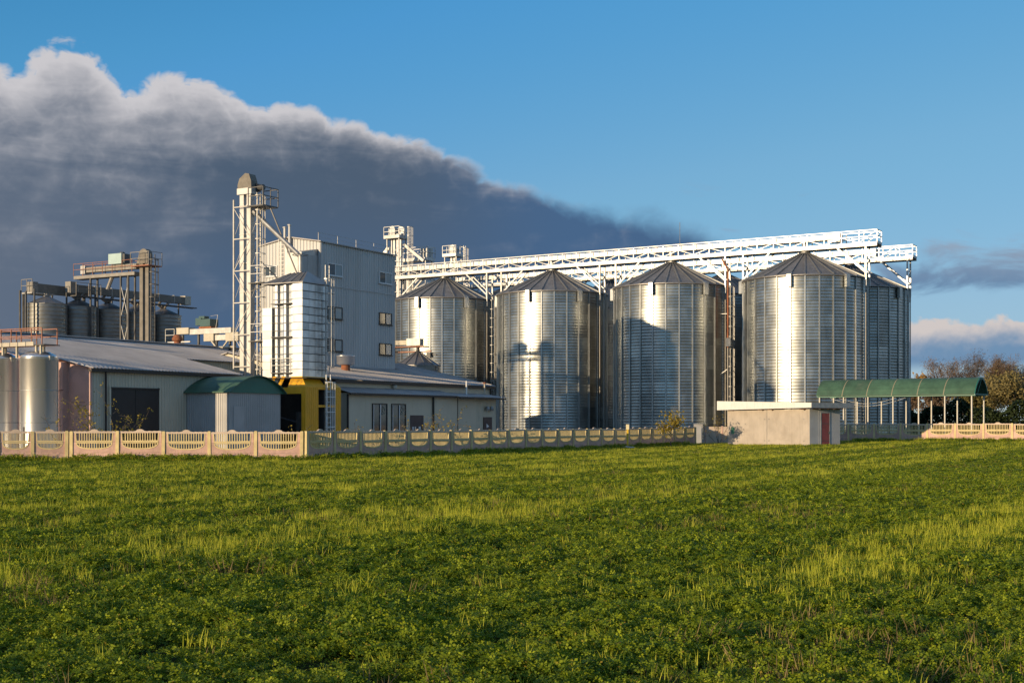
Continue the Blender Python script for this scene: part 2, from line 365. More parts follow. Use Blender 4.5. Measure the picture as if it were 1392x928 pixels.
# ------------------------------------------------------------------ mesh helpers
class MB:
    """collects vertices and faces, becomes ONE mesh"""
    def __init__(self):
        self.v = []; self.f = []; self.mi = []

    def add(self, vs, fs, mat=0):
        o = len(self.v)
        self.v.extend([tuple(p) for p in vs])
        for f in fs:
            self.f.append(tuple(i + o for i in f)); self.mi.append(mat)

    def box(self, x0, x1, y0, y1, z0, z1, mat=0):
        vs = [(x0, y0, z0), (x1, y0, z0), (x1, y1, z0), (x0, y1, z0), (x0, y0, z1), (x1, y0, z1), (x1, y1, z1), (x0, y1, z1)]
        self.add(vs, [(0, 3, 2, 1), (4, 5, 6, 7), (0, 1, 5, 4), (1, 2, 6, 5), (2, 3, 7, 6), (3, 0, 4, 7)], mat)
        return self

    def beam(self, p, q, w, h=None, mat=0):
        p = Vector(p); q = Vector(q); d = (q - p).normalized(); h = w if h is None else h
        up = Vector((0, 0, 1)) if abs(d.z) < 0.95 else Vector((0, 1, 0))
        a = d.cross(up).normalized() * (w / 2); b = a.cross(d).normalized() * (h / 2)
        vs = [p - a - b, p + a - b, p + a + b, p - a + b, q - a - b, q + a - b, q + a + b, q - a + b]
        self.add(vs, [(0, 1, 2, 3), (7, 6, 5, 4), (4, 5, 1, 0), (5, 6, 2, 1), (6, 7, 3, 2), (7, 4, 0, 3)], mat)
        return self

    def tube(self, p, q, r, n=8, r2=None, mat=0):
        p = Vector(p); q = Vector(q); d = (q - p).normalized(); r2 = r if r2 is None else r2
        up = Vector((0, 0, 1)) if abs(d.z) < 0.95 else Vector((1, 0, 0))
        a = d.cross(up).normalized(); b = a.cross(d).normalized()
        vs = []
        for k in range(n):
            an = 2 * math.pi * k / n; o = a * math.cos(an) + b * math.sin(an)
            vs.append(p + o * r); vs.append(q + o * r2)
        fs = [(2 * k, 2 * ((k + 1) % n), 2 * ((k + 1) % n) + 1, 2 * k + 1) for k in range(n)]
        fs.append(tuple(2 * k for k in reversed(range(n)))); fs.append(tuple(2 * k + 1 for k in range(n)))
        self.add(vs, fs, mat)
        return self

    def lathe(self, prof, n=24, c=(0, 0), a0=0.0, a1=2 * math.pi, mat=0, cap=False):
        closed = abs(a1 - a0 - 2 * math.pi) < 1e-6
        m = n if closed else n + 1
        vs = []
        for k in range(m):
            an = a0 + (a1 - a0) * k / n
            for (r, z) in prof:
                vs.append((c[0] + r * math.cos(an), c[1] + r * math.sin(an), z))
        L = len(prof); fs = []
        for k in range(n):
            k2 = (k + 1) % m
            for j in range(L - 1):
                fs.append((k * L + j, k2 * L + j, k2 * L + j + 1, k * L + j + 1))
        if cap:
            fs.append(tuple(k * L + L - 1 for k in range(m)))
            fs.append(tuple(k * L for k in reversed(range(m))))
        self.add(vs, fs, mat)
        return self

    def prism(self, pts, d, mat=0):
        """polygon pts pushed along vector d"""
        n = len(pts); d = Vector(d)
        vs = [Vector(p) for p in pts] + [Vector(p) + d for p in pts]
        fs = [tuple(reversed(range(n))), tuple(range(n, 2 * n))]
        fs += [(k, (k + 1) % n, n + (k + 1) % n, n + k) for k in range(n)]
        self.add(vs, fs, mat)
        return self

    def ribbed(self, p0, U, V, N, pitch=0.25, depth=0.035, top=None, mat=0, low=None):
        """profiled steel sheet: runs along U, stands along V, ribs stick out along N; top(s) changes the upper edge"""
        p0 = Vector(p0); U = Vector(U); V = Vector(V); N = Vector(N).normalized()
        L = U.length; u = U / L; H = V.length; v = V / H
        n = max(1, int(round(L / pitch))); s = []
        for k in range(n):
            b = k * L / n; w = L / n
            s += [(b, 0.0), (b + 0.55 * w, 0.0), (b + 0.65 * w, depth), (b + 0.9 * w, depth)]
        s.append((L, 0.0))
        vs = []
        for a, dz in s:
            t = H if top is None else top(a)
            l = 0.0 if low is None else low(a)
            vs.append(p0 + u * a + N * dz + v * l); vs.append(p0 + u * a + N * dz + v * t)
        fs = [(2 * k, 2 * k + 2, 2 * k + 3, 2 * k + 1) for k in range(len(s) - 1)]
        self.add(vs, fs, mat)
        return self

    def mesh(self, name, mats, smooth=False):
        me = bpy.data.meshes.new(name)
        me.from_pydata(self.v, [], self.f)
        for m in (mats if isinstance(mats, (list, tuple)) else [mats]):
            me.materials.append(MATS[m])
        me.polygons.foreach_set('material_index', self.mi)
        if smooth: me.polygons.foreach_set('use_smooth', [True] * len(self.f))
        me.update()
        return me

    def build(self, name, mats, parent=None, smooth=False, loc=None):
        return inst(name, self.mesh(name, mats, smooth), parent, loc)


def inst(name, me, parent=None, loc=None, rz=0.0):
    o = bpy.data.objects.new(name, me)
    COL.objects.link(o)
    if parent is not None: o.parent = parent
    if loc is not None: o.location = loc
    if rz: o.rotation_euler = (0, 0, rz)
    return o


def tag(o, label=None, cat=None, group=None, kind=None):
    if label: o['label'] = label
    if cat: o['category'] = cat
    if group: o['group'] = group
    if kind: o['kind'] = kind
    return o


def thing(name, label, cat, loc=(0, 0, 0), rz=0.0, group=None):
    o = bpy.data.objects.new(name, None); COL.objects.link(o)
    o.empty_display_size = 0.3
    o.location = loc; o.rotation_euler = (0, 0, rz)
    return tag(o, label, cat, group)


def smooth01(x):
    x = max(0.0, min(1.0, x)); return x * x * (3 - 2 * x)


def gz(x, y):
    """height of the ground: nearly flat, a little higher to the right of the fence corner"""
    return 0.34 * smooth01((x - 7) / 26.0) * smooth01((y - 40) / 40.0)


GRID = R(-30)                                   # the yard's buildings share one direction
U = Vector((math.cos(GRID), math.sin(GRID), 0)); N_ = Vector((-math.sin(GRID), math.cos(GRID), 0))


def caged_ladder(parent, x, y, z0, z1, face=(1, 0), mat='bright_steel', cage_from=2.2, w=0.42, name='ladder'):
    """ladder with hoops; face = the side the climber is on"""
    fx, fy = face; sx, sy = -fy, fx
    mb = MB()
    for s in (-1, 1):
        mb.beam((x + sx * s * w / 2, y + sy * s * w / 2, z0), (x + sx * s * w / 2, y + sy * s * w / 2, z1), 0.05)
    z = z0 + 0.3
    while z < z1 - 0.05:
        mb.beam((x - sx * w / 2, y - sy * w / 2, z), (x + sx * w / 2, y + sy * w / 2, z), 0.03)
        z += 0.33
    ld = mb.build(name, mat, parent)
    mb = MB(); rr = 0.36; z = z0 + cage_from
    hoops = []
    while z <= z1 + 0.01:
        hoops.append(z); z += 0.95
    for z in hoops:
        pts = []
        for k in range(9):
            an = math.pi * k / 8
            pts.append(Vector((x + sx * rr * math.cos(an) + fx * (rr * 1.25 * math.sin(an) + 0.02), y + sy * rr * math.cos(an) + fy * (rr * 1.25 * math.sin(an) + 0.02), z)))
        for a, b in zip(pts[:-1], pts[1:]): mb.beam(a, b, 0.035, 0.045)
    for k in (1, 3, 5, 7):
        an = math.pi * k / 8
        px = x + sx * rr * math.cos(an) + fx * (rr * 1.25 * math.sin(an) + 0.02); py = y + sy * rr * math.cos(an) + fy * (rr * 1.25 * math.sin(an) + 0.02)
        if hoops: mb.beam((px, py, hoops[0]), (px, py, hoops[-1]), 0.028)
    if hoops: mb.build('safety_cage', mat, ld)
    return ld


def railing(parent, pts, h=1.1, mat='bright_steel', closed=False, step=1.5, r=0.045, name='railing'):
    """handrail along pts: each post a part of its own, rails joined per railing"""
    P = [Vector(p) for p in pts]
    if closed: P.append(P[0])
    mb = MB(); pm_ = MB().box(-r / 2, r / 2, -r / 2, r / 2, 0, h).mesh('railing_post', mat)
    seen = []
    for a, b in zip(P[:-1], P[1:]):
        for hh in (h, h * 0.52): mb.beam(a + Vector((0, 0, hh)), b + Vector((0, 0, hh)), r, r)
        n = max(1, round((b - a).length / step))
        for k in range(n + 1):
            q = a.lerp(b, k / n)
            if all((q - s).length > 0.05 for s in seen): seen.append(q)
    ro = mb.build(name, mat, parent)
    for q in seen: inst('railing_post', pm_, ro, q)
    return ro


# ------------------------------------------------------------------ ground
def soil_mat():
    m = bpy.data.materials.new('soil'); m.use_nodes = True
    t = NT(m.node_tree); b = t.n['Principled BSDF']
    tc = t.node('ShaderNodeTexCoord'); v = tc.outputs['Object']
    n1 = t.noise(v, 1.3, 8, 0.65); n2 = t.noise(v, 0.07, 4, 0.5)
    c = t.mix(t.ss(n1, 0.3, 0.7), (0.028, 0.032, 0.010, 1), (0.085, 0.095, 0.024, 1))
    c = t.mix(t.ss(n2, 0.45, 0.7, 0, 0.6), c, (0.085, 0.080, 0.025, 1))
    t.l.new(c, b.inputs['Base Color']); b.inputs['Roughness'].default_value = 1.0
    b.inputs['Specular IOR Level'].default_value = 0.1
    bp = t.node('ShaderNodeBump'); bp.inputs['Strength'].default_value = 0.6; bp.inputs['Distance'].default_value = 0.1
    t.l.new(t.noise(v, 7.0, 6, 0.7), bp.inputs['Height']); t.l.new(bp.outputs[0], b.inputs['Normal'])
    MATS['soil'] = m
soil_mat()
pm('yard_concrete', (0.22, 0.20, 0.17), 0.9, 0.0, 0.2, 0.6, 0.5, (0.12, 0.11, 0.08), 0.25, bump=0.3)

xs = [-2500, -1200, -600, -300, -150, -100, -70] + [-60 + 3 * k for k in range(41)] + [70, 100, 150, 300, 600, 1200, 2500]
ys = [-400, -150, -60, -20] + [3 * k for k in range(44)] + [140, 160, 200, 300, 600, 1200, 2500]
gv = [(x, y, gz(x, y)) for y in ys for x in xs]
W_ = len(xs)
gf = [(j * W_ + i, j * W_ + i + 1, (j + 1) * W_ + i + 1, (j + 1) * W_ + i) for j in range(len(ys) - 1) for i in range(W_ - 1)]
gm = MB(); gm.add(gv, gf)
tag(gm.build('field_ground', 'soil', smooth=True), kind='structure')

# concrete yard inside the fence, laid a little above the soil
FA = Vector((-9.85, 62.0, 0)); FD = Vector((0.497, 0.868, 0)).normalized()         # fence corner and the receding run's direction
yb = MB()
yb.add([(-45, 64.2, 0.02), (-10.6, 64.2, 0.02), (13.0, 105.0, 0.12), (26, 107, 0.30), (36, 100.0, 0.36), (60, 120, 0.36), (60, 190, 0.36), (10, 200, 0.2), (-45, 190, 0.02)],
       [(0, 1, 2, 8), (2, 7, 8), (2, 3, 6, 7), (3, 4, 5, 6)])
tag(yb.build('yard_pavement', 'yard_concrete'), kind='structure')

# ------------------------------------------------------------------ fence
def fence_meshes(W, nb, T=0.07):
    """the three stacked slabs of one fence bay, width W between the posts"""
    out = {}
    out['plinth_slab'] = MB().box(0.0, W, -T / 2, T / 2, 0.0, 0.492).mesh('plinth_slab', ['fence_pink'])
    cx = W / 2; hw = 0.43 * W
    def bowl(hw, d, e=2.6, n=18):
        pts = []
        for k in range(n + 1):
            a = math.pi * k / n
            c, s = math.cos(a), math.sin(a)
            pts.append((cx + hw * math.copysign(abs(c) ** (2 / e), c), 1.0 - d * abs(s) ** (2 / e)))
        return pts                              # from the right end, down and up to the left end
    outer = bowl(hw, 0.345); inner = bowl(hw - 0.05, 0.29)
    mb = MB()
    pl = [(0, -T / 2, 0.5), (W, -T / 2, 0.5), (W, -T / 2, 0.995)] + [(x, -T / 2, min(z, 0.995)) for x, z in outer] + [(0, -T / 2, 0.995)]
    mb.prism(pl, (0, T, 0), 0)
    for k in range(len(outer) - 1):             # the raised rim round the bowl
        a, b, c, d = outer[k], outer[k + 1], inner[k + 1], inner[k]
        mb.prism([(p[0], -T / 2 - 0.014, min(p[1], 0.994)) for p in (a, b, c, d)], (0, T + 0.028, 0), 1)
    mb.box(cx - hw + 0.05, cx + hw - 0.05, -T / 2 - 0.01, T / 2 + 0.01, 0.935, 0.994, 1)
    ic = sorted(inner)
    def zin(x):
        for (xa, za), (xb, zb) in zip(ic[:-1], ic[1:]):
            if xa <= x <= xb: return za + (zb - za) * (x - xa) / max(1e-6, xb - xa)
        return 0.99
    step = 2 * (hw - 0.05) / nb
    for k in range(1, nb):
        x = cx - hw + 0.05 + k * step; z = zin(x)
        if z < 0.9: mb.box(x - step * 0.17, x + step * 0.17, -T / 2 + 0.012, T / 2 - 0.012, z - 0.02, 0.94, 1)
    out['lower_grille_slab'] = mb.mesh('lower_grille_slab', ['fence_pink', 'fence_yellow'])
    mb = MB(); h2 = 0.445 * W
    for s in (-1, 1):
        e = cx + s * W / 2
        mb.prism([(e, -T / 2, 1.002), (cx + s * hw, -T / 2, 1.002), (cx + s * h2, -T / 2, 1.41), (e, -T / 2, 1.41)], (0, T, 0), 0)
        mb.prism([(cx + s * hw, -T / 2 - 0.012, 1.004), (cx + s * (hw - 0.045), -T / 2 - 0.012, 1.004), (cx + s * (h2 - 0.045), -T / 2 - 0.012, 1.41), (cx + s * h2, -T / 2 - 0.012, 1.41)], (0, T + 0.024, 0), 1)
    mb.box(cx - hw + 0.045, cx + hw - 0.045, -T / 2 - 0.01, T / 2 + 0.01, 1.004, 1.065, 1)
    for k in range(1, nb):
        x = cx - hw + 0.05 + k * step
        mb.box(x - step * 0.17, x + step * 0.17, -T / 2 + 0.012, T / 2 - 0.012, 1.06, 1.415, 1)
    top = [(0, 1.412), (W, 1.412), (W, 1.49)]
    ns = 9
    for k in range(ns * 4):                     # scalloped crest with a larger bump in the middle
        x = W - W * (k + 0.5) / (ns * 4)
        z = 1.485 + 0.022 * abs(math.sin(math.pi * ns * x / W))
        dc = abs(x - cx)
        if dc < 0.20: z = max(z, 1.49 + 0.105 * math.sqrt(max(0, 1 - (dc / 0.20) ** 2)))
        top.append((x, z))
    top.append((0, 1.49))
    mb.prism([(x, -T / 2 - 0.006, z) for x, z in top], (0, T + 0.012, 0), 2)
    out['upper_grille_slab'] = mb.mesh('upper_grille_slab', ['fence_pink', 'fence_yellow', 'fence_pale'])
    return out

FM_WIDE = fence_meshes(2.1 - 0.15, 14); FM_SLIM = fence_meshes(1.5 - 0.15, 17)
pmb = MB(); pmb.box(-0.075, 0.075, -0.08, 0.08, -0.3, 1.50); pmb.box(-0.06, 0.06, -0.065, 0.065, 1.498, 1.53)
POST = pmb.mesh('fence_post', ['fence_yellow'])

def fence_run(label, P, D, n, pitch, FM, first=True, last=True):
    P = Vector(P); D = Vector(D).normalized(); rz = math.atan2(D.y, D.x)
    t = thing('concrete_fence', label, 'fence', (P.x, P.y, 0), rz, 'runs of the concrete panel fence')
    rnd = random.Random(len(label))
    for k in range(n + 1):
        q = P + D * pitch * k; z = gz(q.x, q.y)
        if (k > 0 or first) and (k < n or last):
            o = inst('fence_post', POST, t, (k * pitch, 0, z + rnd.uniform(-0.015, 0.015))); o.rotation_euler = (rnd.uniform(-.014, .014), rnd.uniform(-.014, .014), 0)
        if k < n:
            q2 = P + D * pitch * (k + 0.5); z = gz(q2.x, q2.y)
            dz = rnd.uniform(-0.02, 0.02); tilt = rnd.uniform(-0.011, 0.011)
            for nm, me in FM.items():
                o = inst(nm, me, t, (k * pitch + 0.075, rnd.uniform(-.006, .006), z + dz)); o.rotation_euler = (0, tilt, 0)
    return t

fence_run('sunlit pink and yellow concrete fence of five wide bays, parallel to the picture', (-20.63, 62.0, 0), (1, 0, 0), 5, 2.156, fence_meshes(2.156 - 0.15, 14))
fence_run('narrow bays of slim grille fence at the far left, in front of the steel tanks', (-20.86, 62.0, 0), (-0.96, -0.28, 0), 5, 1.5, FM_SLIM)
fence_run('long shaded fence run receding from the corner towards the silos', FA + Vector((0.22, 0.02, 0)), FD, 23, 2.1, FM_WIDE)
fence_run('fence run right of the grey shed, half of it in sun, below the green canopy', (24.9, 105.8, 0), (0.8, -0.6, 0), 11, 2.1, FM_WIDE)

# plain panel fence between the long run and the shed
t = thing('panel_fence', 'short fence of plain pinkish panels between blue metal pillar and shed', 'fence', (15.35, 105.2, gz(15, 105)), math.atan2(0.6, 9.6))
for k in range(7):
    mb = MB().box(k * 1.36 + 0.01, k * 1.36 + 1.35, -0.04, 0.04, 0, 1.52)
    mb.build('fence_panel', 'fence_pale', t)
    MB().box(k * 1.36 - 0.04, k * 1.36 + 0.04, -0.07, 0.07, 0, 1.58).build('fence_post', 'fence_pink', t)
t = thing('gate_pillar', 'narrow blue-grey metal pillar box at the far end of the long fence', 'pillar', (14.75, 104.9, gz(14.7, 105)), math.atan2(FD.y, FD.x) - R(60))
MB().box(-0.32, 0.32, -0.25, 0.25, 0, 1.72).build('pillar_box', 'cladding_grey', t)
MB().box(-0.36, 0.36, -0.29, 0.29, 1.722, 1.78).build('cap', 'dull_steel', t)
MB().box(-0.24, 0.24, -0.275, -0.252, 0.2, 1.55).build('door_panel', 'shed_side', t)

# ------------------------------------------------------------------ big silos
SU = Vector((0.8513, -0.5247, 0)); SN = Vector((0.5247, 0.8513, 0)); SRZ = math.atan2(SU.y, SU.x)
S1 = Vector((-7.31, 143.25, 0)); PITCH = 13.44; ROW = 11.9
SR, SEAVE, SPEAK, NST = 5.60, 14.95, 17.45, 28

def silo_meshes():
    M = {}
    # one corrugated ring of wall sheets
    ringh = SEAVE / 13; prof = []
    nw = 4
    for k in range(nw * 6 + 1):
        z = ringh * k / (nw * 6)
        prof.append((SR + 0.009 * math.sin(2 * math.pi * k / 6), z))
    prof[-1] = (prof[-1][0], ringh - 0.004)
    M['wall_ring'] = MB().lathe(prof, 84).mesh('wall_ring', 'galvanised_wall', True)
    mb = MB(); w = 0.045
    for (za, zb, dp) in ((0.0, 4.9, 0.11), (4.91, 9.9, 0.095), (9.91, SEAVE - 0.05, 0.08)):
        mb.box(SR + 0.018, SR + 0.018 + dp * 0.35, -w - 0.022, w + 0.022, za, zb)
        mb.box(SR + 0.02 + dp * 0.35, SR + 0.02 + dp, -w, w, za, zb)
    M['wall_stiffener'] = mb.mesh('wall_stiffener', 'galvanised_rib')
    a = math.pi / NST; ro = SR + 0.16; ri = 0.42
    zo, zi = SEAVE + 0.02, SPEAK
    mb = MB(); vs = []
    for r, z in ((ro, zo), (ri, zi)):
        for s in (-1, 1): vs.append((r * math.cos(a), s * r * math.sin(a), z))
    top = vs; bot = [(x, y, z - 0.05) for x, y, z in vs]
    mb.add(top + bot, [(0, 1, 3, 2), (5, 4, 6, 7), (1, 0, 4, 5), (2, 3, 7, 6), (0, 2, 6, 4), (3, 1, 5, 7)])
    M['roof_sheet'] = mb.mesh('roof_sheet', 'galvanised_roof')
    mb = MB(); ro2 = ro + 0.02
    mb.beam((ro2, 0, zo + 0.045), (ri, 0, zi + 0.045), 0.085, 0.10)
    M['roof_rib'] = mb.mesh('roof_rib', 'roof_seam')
    mb = MB(); mb.lathe([(0.5, SPEAK - 0.05), (0.5, SPEAK + 0.12), (0.36, SPEAK + 0.14), (0.36, SPEAK + 0.22)], 16, cap=True)
    M['roof_cap'] = mb.mesh('roof_cap', 'dull_steel', False)
    mb = MB(); mb.lathe([(SR + 0.02, SEAVE - 0.16), (SR + 0.17, SEAVE - 0.05), (SR + 0.17, SEAVE + 0.0), (SR + 0.03, SEAVE + 0.01)], 84)
    M['eave_ring'] = mb.mesh('eave_ring', 'galvanised_roof', False)
    mb = MB(); mb.box(SR + 0.14, SR + 0.42, -0.20, 0.20, SEAVE - 1.05, SEAVE + 0.04)
    mb.prism([(SR + 0.12, -0.22, SEAVE + 0.05), (SR + 0.46, -0.22, SEAVE + 0.05), (SR - 0.1, -0.22, SEAVE + 0.24)], (0, 0.44, 0))
    M['eave_vent'] = mb.mesh('eave_vent', 'galvanised_rib')
    M['foundation_ring'] = MB().lathe([(SR + 0.35, -0.2), (SR + 0.35, 0.28), (SR - 0.1, 0.28)], 56).mesh('foundation_ring', 'concrete')
    return M

SM = silo_meshes()

def big_silo(P, label, vents):
    t = thing('grain_silo', label, 'silo', (P.x, P.y, 0.0), SRZ, 'big galvanised silos in two rows')
    rnd = random.Random(int(P.x * 10))
    inst('foundation_ring', SM['foundation_ring'], t)
    for k in range(13): inst('wall_ring', SM['wall_ring'], t, (0, 0, k * SEAVE / 13), 2 * math.pi * (rnd.randint(0, 27) + 0.5) / 28)
    for k in range(NST):
        a = 2 * math.pi * (k + 0.5) / NST
        inst('wall_stiffener', SM['wall_stiffener'], t, None, a)
        ro = inst('roof_sheet', SM['roof_sheet'], t, None, 2 * math.pi * k / NST)
        inst('roof_rib', SM['roof_rib'], t, None, a)
    inst('roof_cap', SM['roof_cap'], t); inst('eave_ring', SM['eave_ring'], t)
    for d in vents: inst('eave_vent', SM['eave_vent'], t, None, R(d))
    return t

view_a = -90.0 - math.degrees(SRZ)             # local bearing that points at the camera
names = ['first big silo of the front row, beside the white cladded tower', 'second big silo of the front row, with the shadow of a lift head on it',
         'third big silo of the front row, with the shadow of the tower on it', 'rightmost big silo of the front row, behind the grey shed']
bnames = ['back row silo hidden behind the first front silo', 'back row silo in the gap right of the second front silo',
          'back row silo in the dark gap between third and fourth front silos', 'rightmost big silo of all, in the back row, above the green canopy']
FRONT = [S1 + SU * PITCH * k for k in range(4)]
BACK = [S1 + SU * (PITCH * k + 0.5) + SN * ROW for k in range(4)]
for P, nm in zip(FRONT, names): big_silo(P, nm, [view_a + d for d in (-103, -26, 26, 100, 180)])
for P, nm in zip(BACK, bnames): big_silo(P, nm, [view_a + d for d in (-60, 38, 90, 180)])

# ------------------------------------------------------------------ conveyor galleries over the silos
def gallery(label, P, x0, x1, trough_end, silo_x, zb=17.68):
    t = thing('conveyor_gallery', label, 'conveyor', (P.x, P.y, 0), SRZ, 'white conveyor galleries over the silos')
    hw = 0.72
    for s in (-1, 1):
        MB().box(x0, x1, s * hw - 0.05, s * hw + 0.05, zb, zb + 0.34).build('side_beam', 'bright_steel', t)
    MB().box(x0, x1, -hw + 0.05, hw - 0.05, zb + 0.20, zb + 0.24).build('walkway_deck', 'dull_steel', t)
    MB().box(x0 + 0.5, trough_end, -0.30, 0.34, zb + 0.86, zb + 1.30).build('conveyor_casing', 'bright_steel', t)
    n = int((trough_end - x0) / 1.6); fm = MB().box(0, 0.07, -0.345, 0.385, 0.82, 1.335).mesh('casing_flange', 'dull_steel')
    for k in range(n): inst('casing_flange', fm, t, (x0 + 0.8 + k * 1.6, 0, zb))
    # railing post and brace shared by every bay
    L = x1 - x0; nb = int(round(L / 1.62)); bay = L / nb; H = 1.42
    pmesh = MB().box(-0.035, 0.035, -0.035, 0.035, 0.34, H).mesh('railing_post', 'bright_steel')
    b1 = MB(); b1.beam((0.03, 0, 0.36), (bay - 0.03, 0, 0.86), 0.05, 0.05); b1 = b1.mesh('brace', 'bright_steel')
    b2 = MB(); b2.beam((0.03, 0, 0.86), (bay - 0.03, 0, 0.36), 0.05, 0.05); b2 = b2.mesh('brace', 'bright_steel')
    b3 = MB(); b3.beam((0.03, 0, 0.36), (bay - 0.03, 0, H - 0.05), 0.05, 0.05); b3 = b3.mesh('brace', 'bright_steel')
    for s in (-1, 1):
        mb = MB()
        mb.box(x0, x1, s * hw - 0.03, s * hw + 0.03, zb + H - 0.03, zb + H + 0.04)
        mb.box(x0, x1, s * hw - 0.025, s * hw + 0.025, zb + 0.86, zb + 0.92)
        mb.build('rail', 'bright_steel', t)
        for k in range(nb + 1):
            inst('railing_post', pmesh, t, (x0 + k * bay, s * hw, zb))
            if k < nb:
                x = x0 + k * bay
                inst('brace', b3 if x > trough_end - 0.5 and k % 2 else (b1 if k % 2 else b2), t, (x, s * hw, zb))
    mb = MB()
    for z in (zb + 0.9, zb + H): mb.box(x1 - 0.03, x1 + 0.03, -hw, hw, z - 0.03, z + 0.04)
    mb.box(x1 - 0.03, x1 + 0.03, -hw, hw, zb + 0.24, zb + 0.45)
    mb.build('end_rail', 'bright_steel', t)
    MB().box(trough_end - 0.9, trough_end + 0.2, -0.42, 0.46, zb + 0.62, zb + 1.36).build('drive_box', 'bright_steel', t)
    # legs at the edge of each silo with struts to the gallery
    for cx in silo_x:
        for sx in (-1, 1):
            x = cx + sx * (SR + 0.22)
            for s in (-1, 1):
                MB().box(x - 0.07, x + 0.07, s * 0.55 - 0.07, s * 0.55 + 0.07, 14.2, zb).build('support_leg', 'bright_steel', t)
                MB().box(x - 0.035, x + 0.035, s * 0.55 - 0.035, s * 0.55 + 0.035, 0, 14.2).build('lower_leg', 'old_steel', t)
                MB().beam((x, s * 0.55, zb - 2.3), (x - sx * 2.6, s * 0.55, zb), 0.13, 0.13).build('strut', 'bright_steel', t)
            mb = MB(); mb.box(x - 0.05, x + 0.05, -0.55, 0.55, zb - 2.4, zb - 2.28); mb.box(x - 0.05, x + 0.05, -0.55, 0.55, zb - 1.1, zb - 1.0)
            mb.beam((x, -0.5, zb - 2.3), (x, 0.5, zb - 1.05), 0.07)
            mb.build('cross_tie', 'bright_steel', t)
        MB().lathe([(0.22, SPEAK + 0.20), (0.30, zb + 0.86)], 10, (cx, 0)).build('drop_spout', 'bright_steel', t)
    return t

gallery('nearer white conveyor gallery over the front row of silos', S1, -7.4, 3 * PITCH + 6.87, 3 * PITCH + 3.2, [PITCH * k for k in range(4)])
gallery('farther white conveyor gallery over the back row, ending farthest right', S1 + SN * ROW, -6.8, 3 * PITCH + 6.87, 3 * PITCH + 3.0, [PITCH * k + 0.5 for k in range(4)])

# lightning rod on the nearer gallery
q = S1 + SU * (2 * PITCH + 1.2)
mb = MB(); mb.tube((0, 0, 0), (0, 0, 2.1), 0.03, 5); mb.box(-0.09, 0.09, -0.09, 0.09, 0, 0.05)
tag(mb.build('lightning_rod', 'dull_steel', None, loc=(q.x - 0.38, q.y - 0.61, 17.68 + 1.46)), 'thin lightning rod standing up from the nearer conveyor gallery', 'rod')

# ------------------------------------------------------------------ bucket elevators at the rows' left end
def lift_tower(label, P, zh, legs=2, plat_w=0.95):
    t = thing('grain_elevator', label, 'elevator', (P.x, P.y, 0), SRZ)
    for s in ((-1, 1) if legs == 2 else (0,)):
        ox = s * 0.42
        for d in (-0.2, 0.2):
            MB().box(ox + d - 0.12, ox + d + 0.12, -0.14, 0.14, 0, zh).build('elevator_leg', 'bright_steel', t)
        hood = MB(); pts = []
        for k in range(9):
            a = math.pi * k / 8; pts.append((ox + 0.38 * math.cos(a), -0.24 + (0.5 if s > 0 else 0), zh + 0.45 + 0.42 * math.sin(a)))
        hood.prism([(ox + 0.37, pts[0][1], zh - 0.12)] + pts + [(ox - 0.37, pts[0][1], zh - 0.12)], (0, 0.48, 0))
        ho = hood.build('elevator_head', 'bright_steel', t)
        MB().tube((ox, 0.72, zh + 0.4), (ox, 0.95, zh + 0.4), 0.16, 10).build('motor', 'dull_steel', ho)
    # platform with railing
    w = plat_w + (0.1 if legs == 2 else 0)
    mb = MB(); mb.box(-w, w, -0.9, 0.9, zh - 0.55, zh - 0.42)
    mb.box(-w - 0.02, w + 0.02, -0.93, -0.9, zh - 0.6, zh - 0.25); mb.box(-w - 0.02, w + 0.02, 0.9, 0.93, zh - 0.6, zh - 0.25)
    mb.box(-w - 0.03, -w, -0.9, 0.9, zh - 0.6, zh - 0.25); mb.box(w, w + 0.03, -0.9, 0.9, zh - 0.6, zh - 0.25)
    pl = mb.build('platform', 'bright_steel', t)
    railing(pl, [(-w, -0.9, zh - 0.42), (w, -0.9, zh - 0.42), (w, 0.9, zh - 0.42), (-w, 0.9, zh - 0.42)], 1.1, 'bright_steel', True, 1.1, 0.055)
    # lattice legs under it
    for sx in (-1, 1):
        for sy in (-1, 1):
            MB().box(sx * 0.82 - 0.05, sx * 0.82 + 0.05, sy * 0.62 - 0.05, sy * 0.62 + 0.05, 0, zh - 0.56).build('mast_post', 'bright_steel', t)
    mb = MB(); z = 1.0; k = 0
    while z < zh - 1.5:
        for sy in (-1, 1):
            mb.beam((-0.82, sy * 0.62, z), (0.82, sy * 0.62, z), 0.06)
            a, b = ((-0.82, 0.82) if k % 2 else (0.82, -0.82))
            mb.beam((a, sy * 0.62, z), (b, sy * 0.62, min(z + 1.7, zh - 0.6)), 0.05)
        for sx in (-1, 1): mb.beam((sx * 0.82, -0.62, z), (sx * 0.82, 0.62, min(z + 1.7, zh - 0.6)), 0.05)
        z += 1.7; k += 1
    mb.build('lattice', 'bright_steel', t)
    caged_ladder(t, w + 0.45, 0.3, 12.0, zh + 0.7, (1, 0), 'dull_steel', 1.0)
    return t

E1 = S1 + SU * -6.9; E2 = S1 + SN * ROW + SU * -6.3
q = lift_tower('tall lift with two rounded heads and railed platform at the front row', E1 + SU * 0.45, 22.8, 2)
MB().beam((-0.9, -0.2, 21.3), (-3.2, -0.8, 18.4), 0.34, 0.34).build('spout', 'dull_steel', q)
MB().beam((0.9, 0.2, 21.6), (3.6, 0.2, 19.6), 0.30, 0.30).build('spout', 'dull_steel', q)
lift_tower('single round-headed lift with railed platform behind the first silo', E2 + SU * -0.6, 22.1, 1)
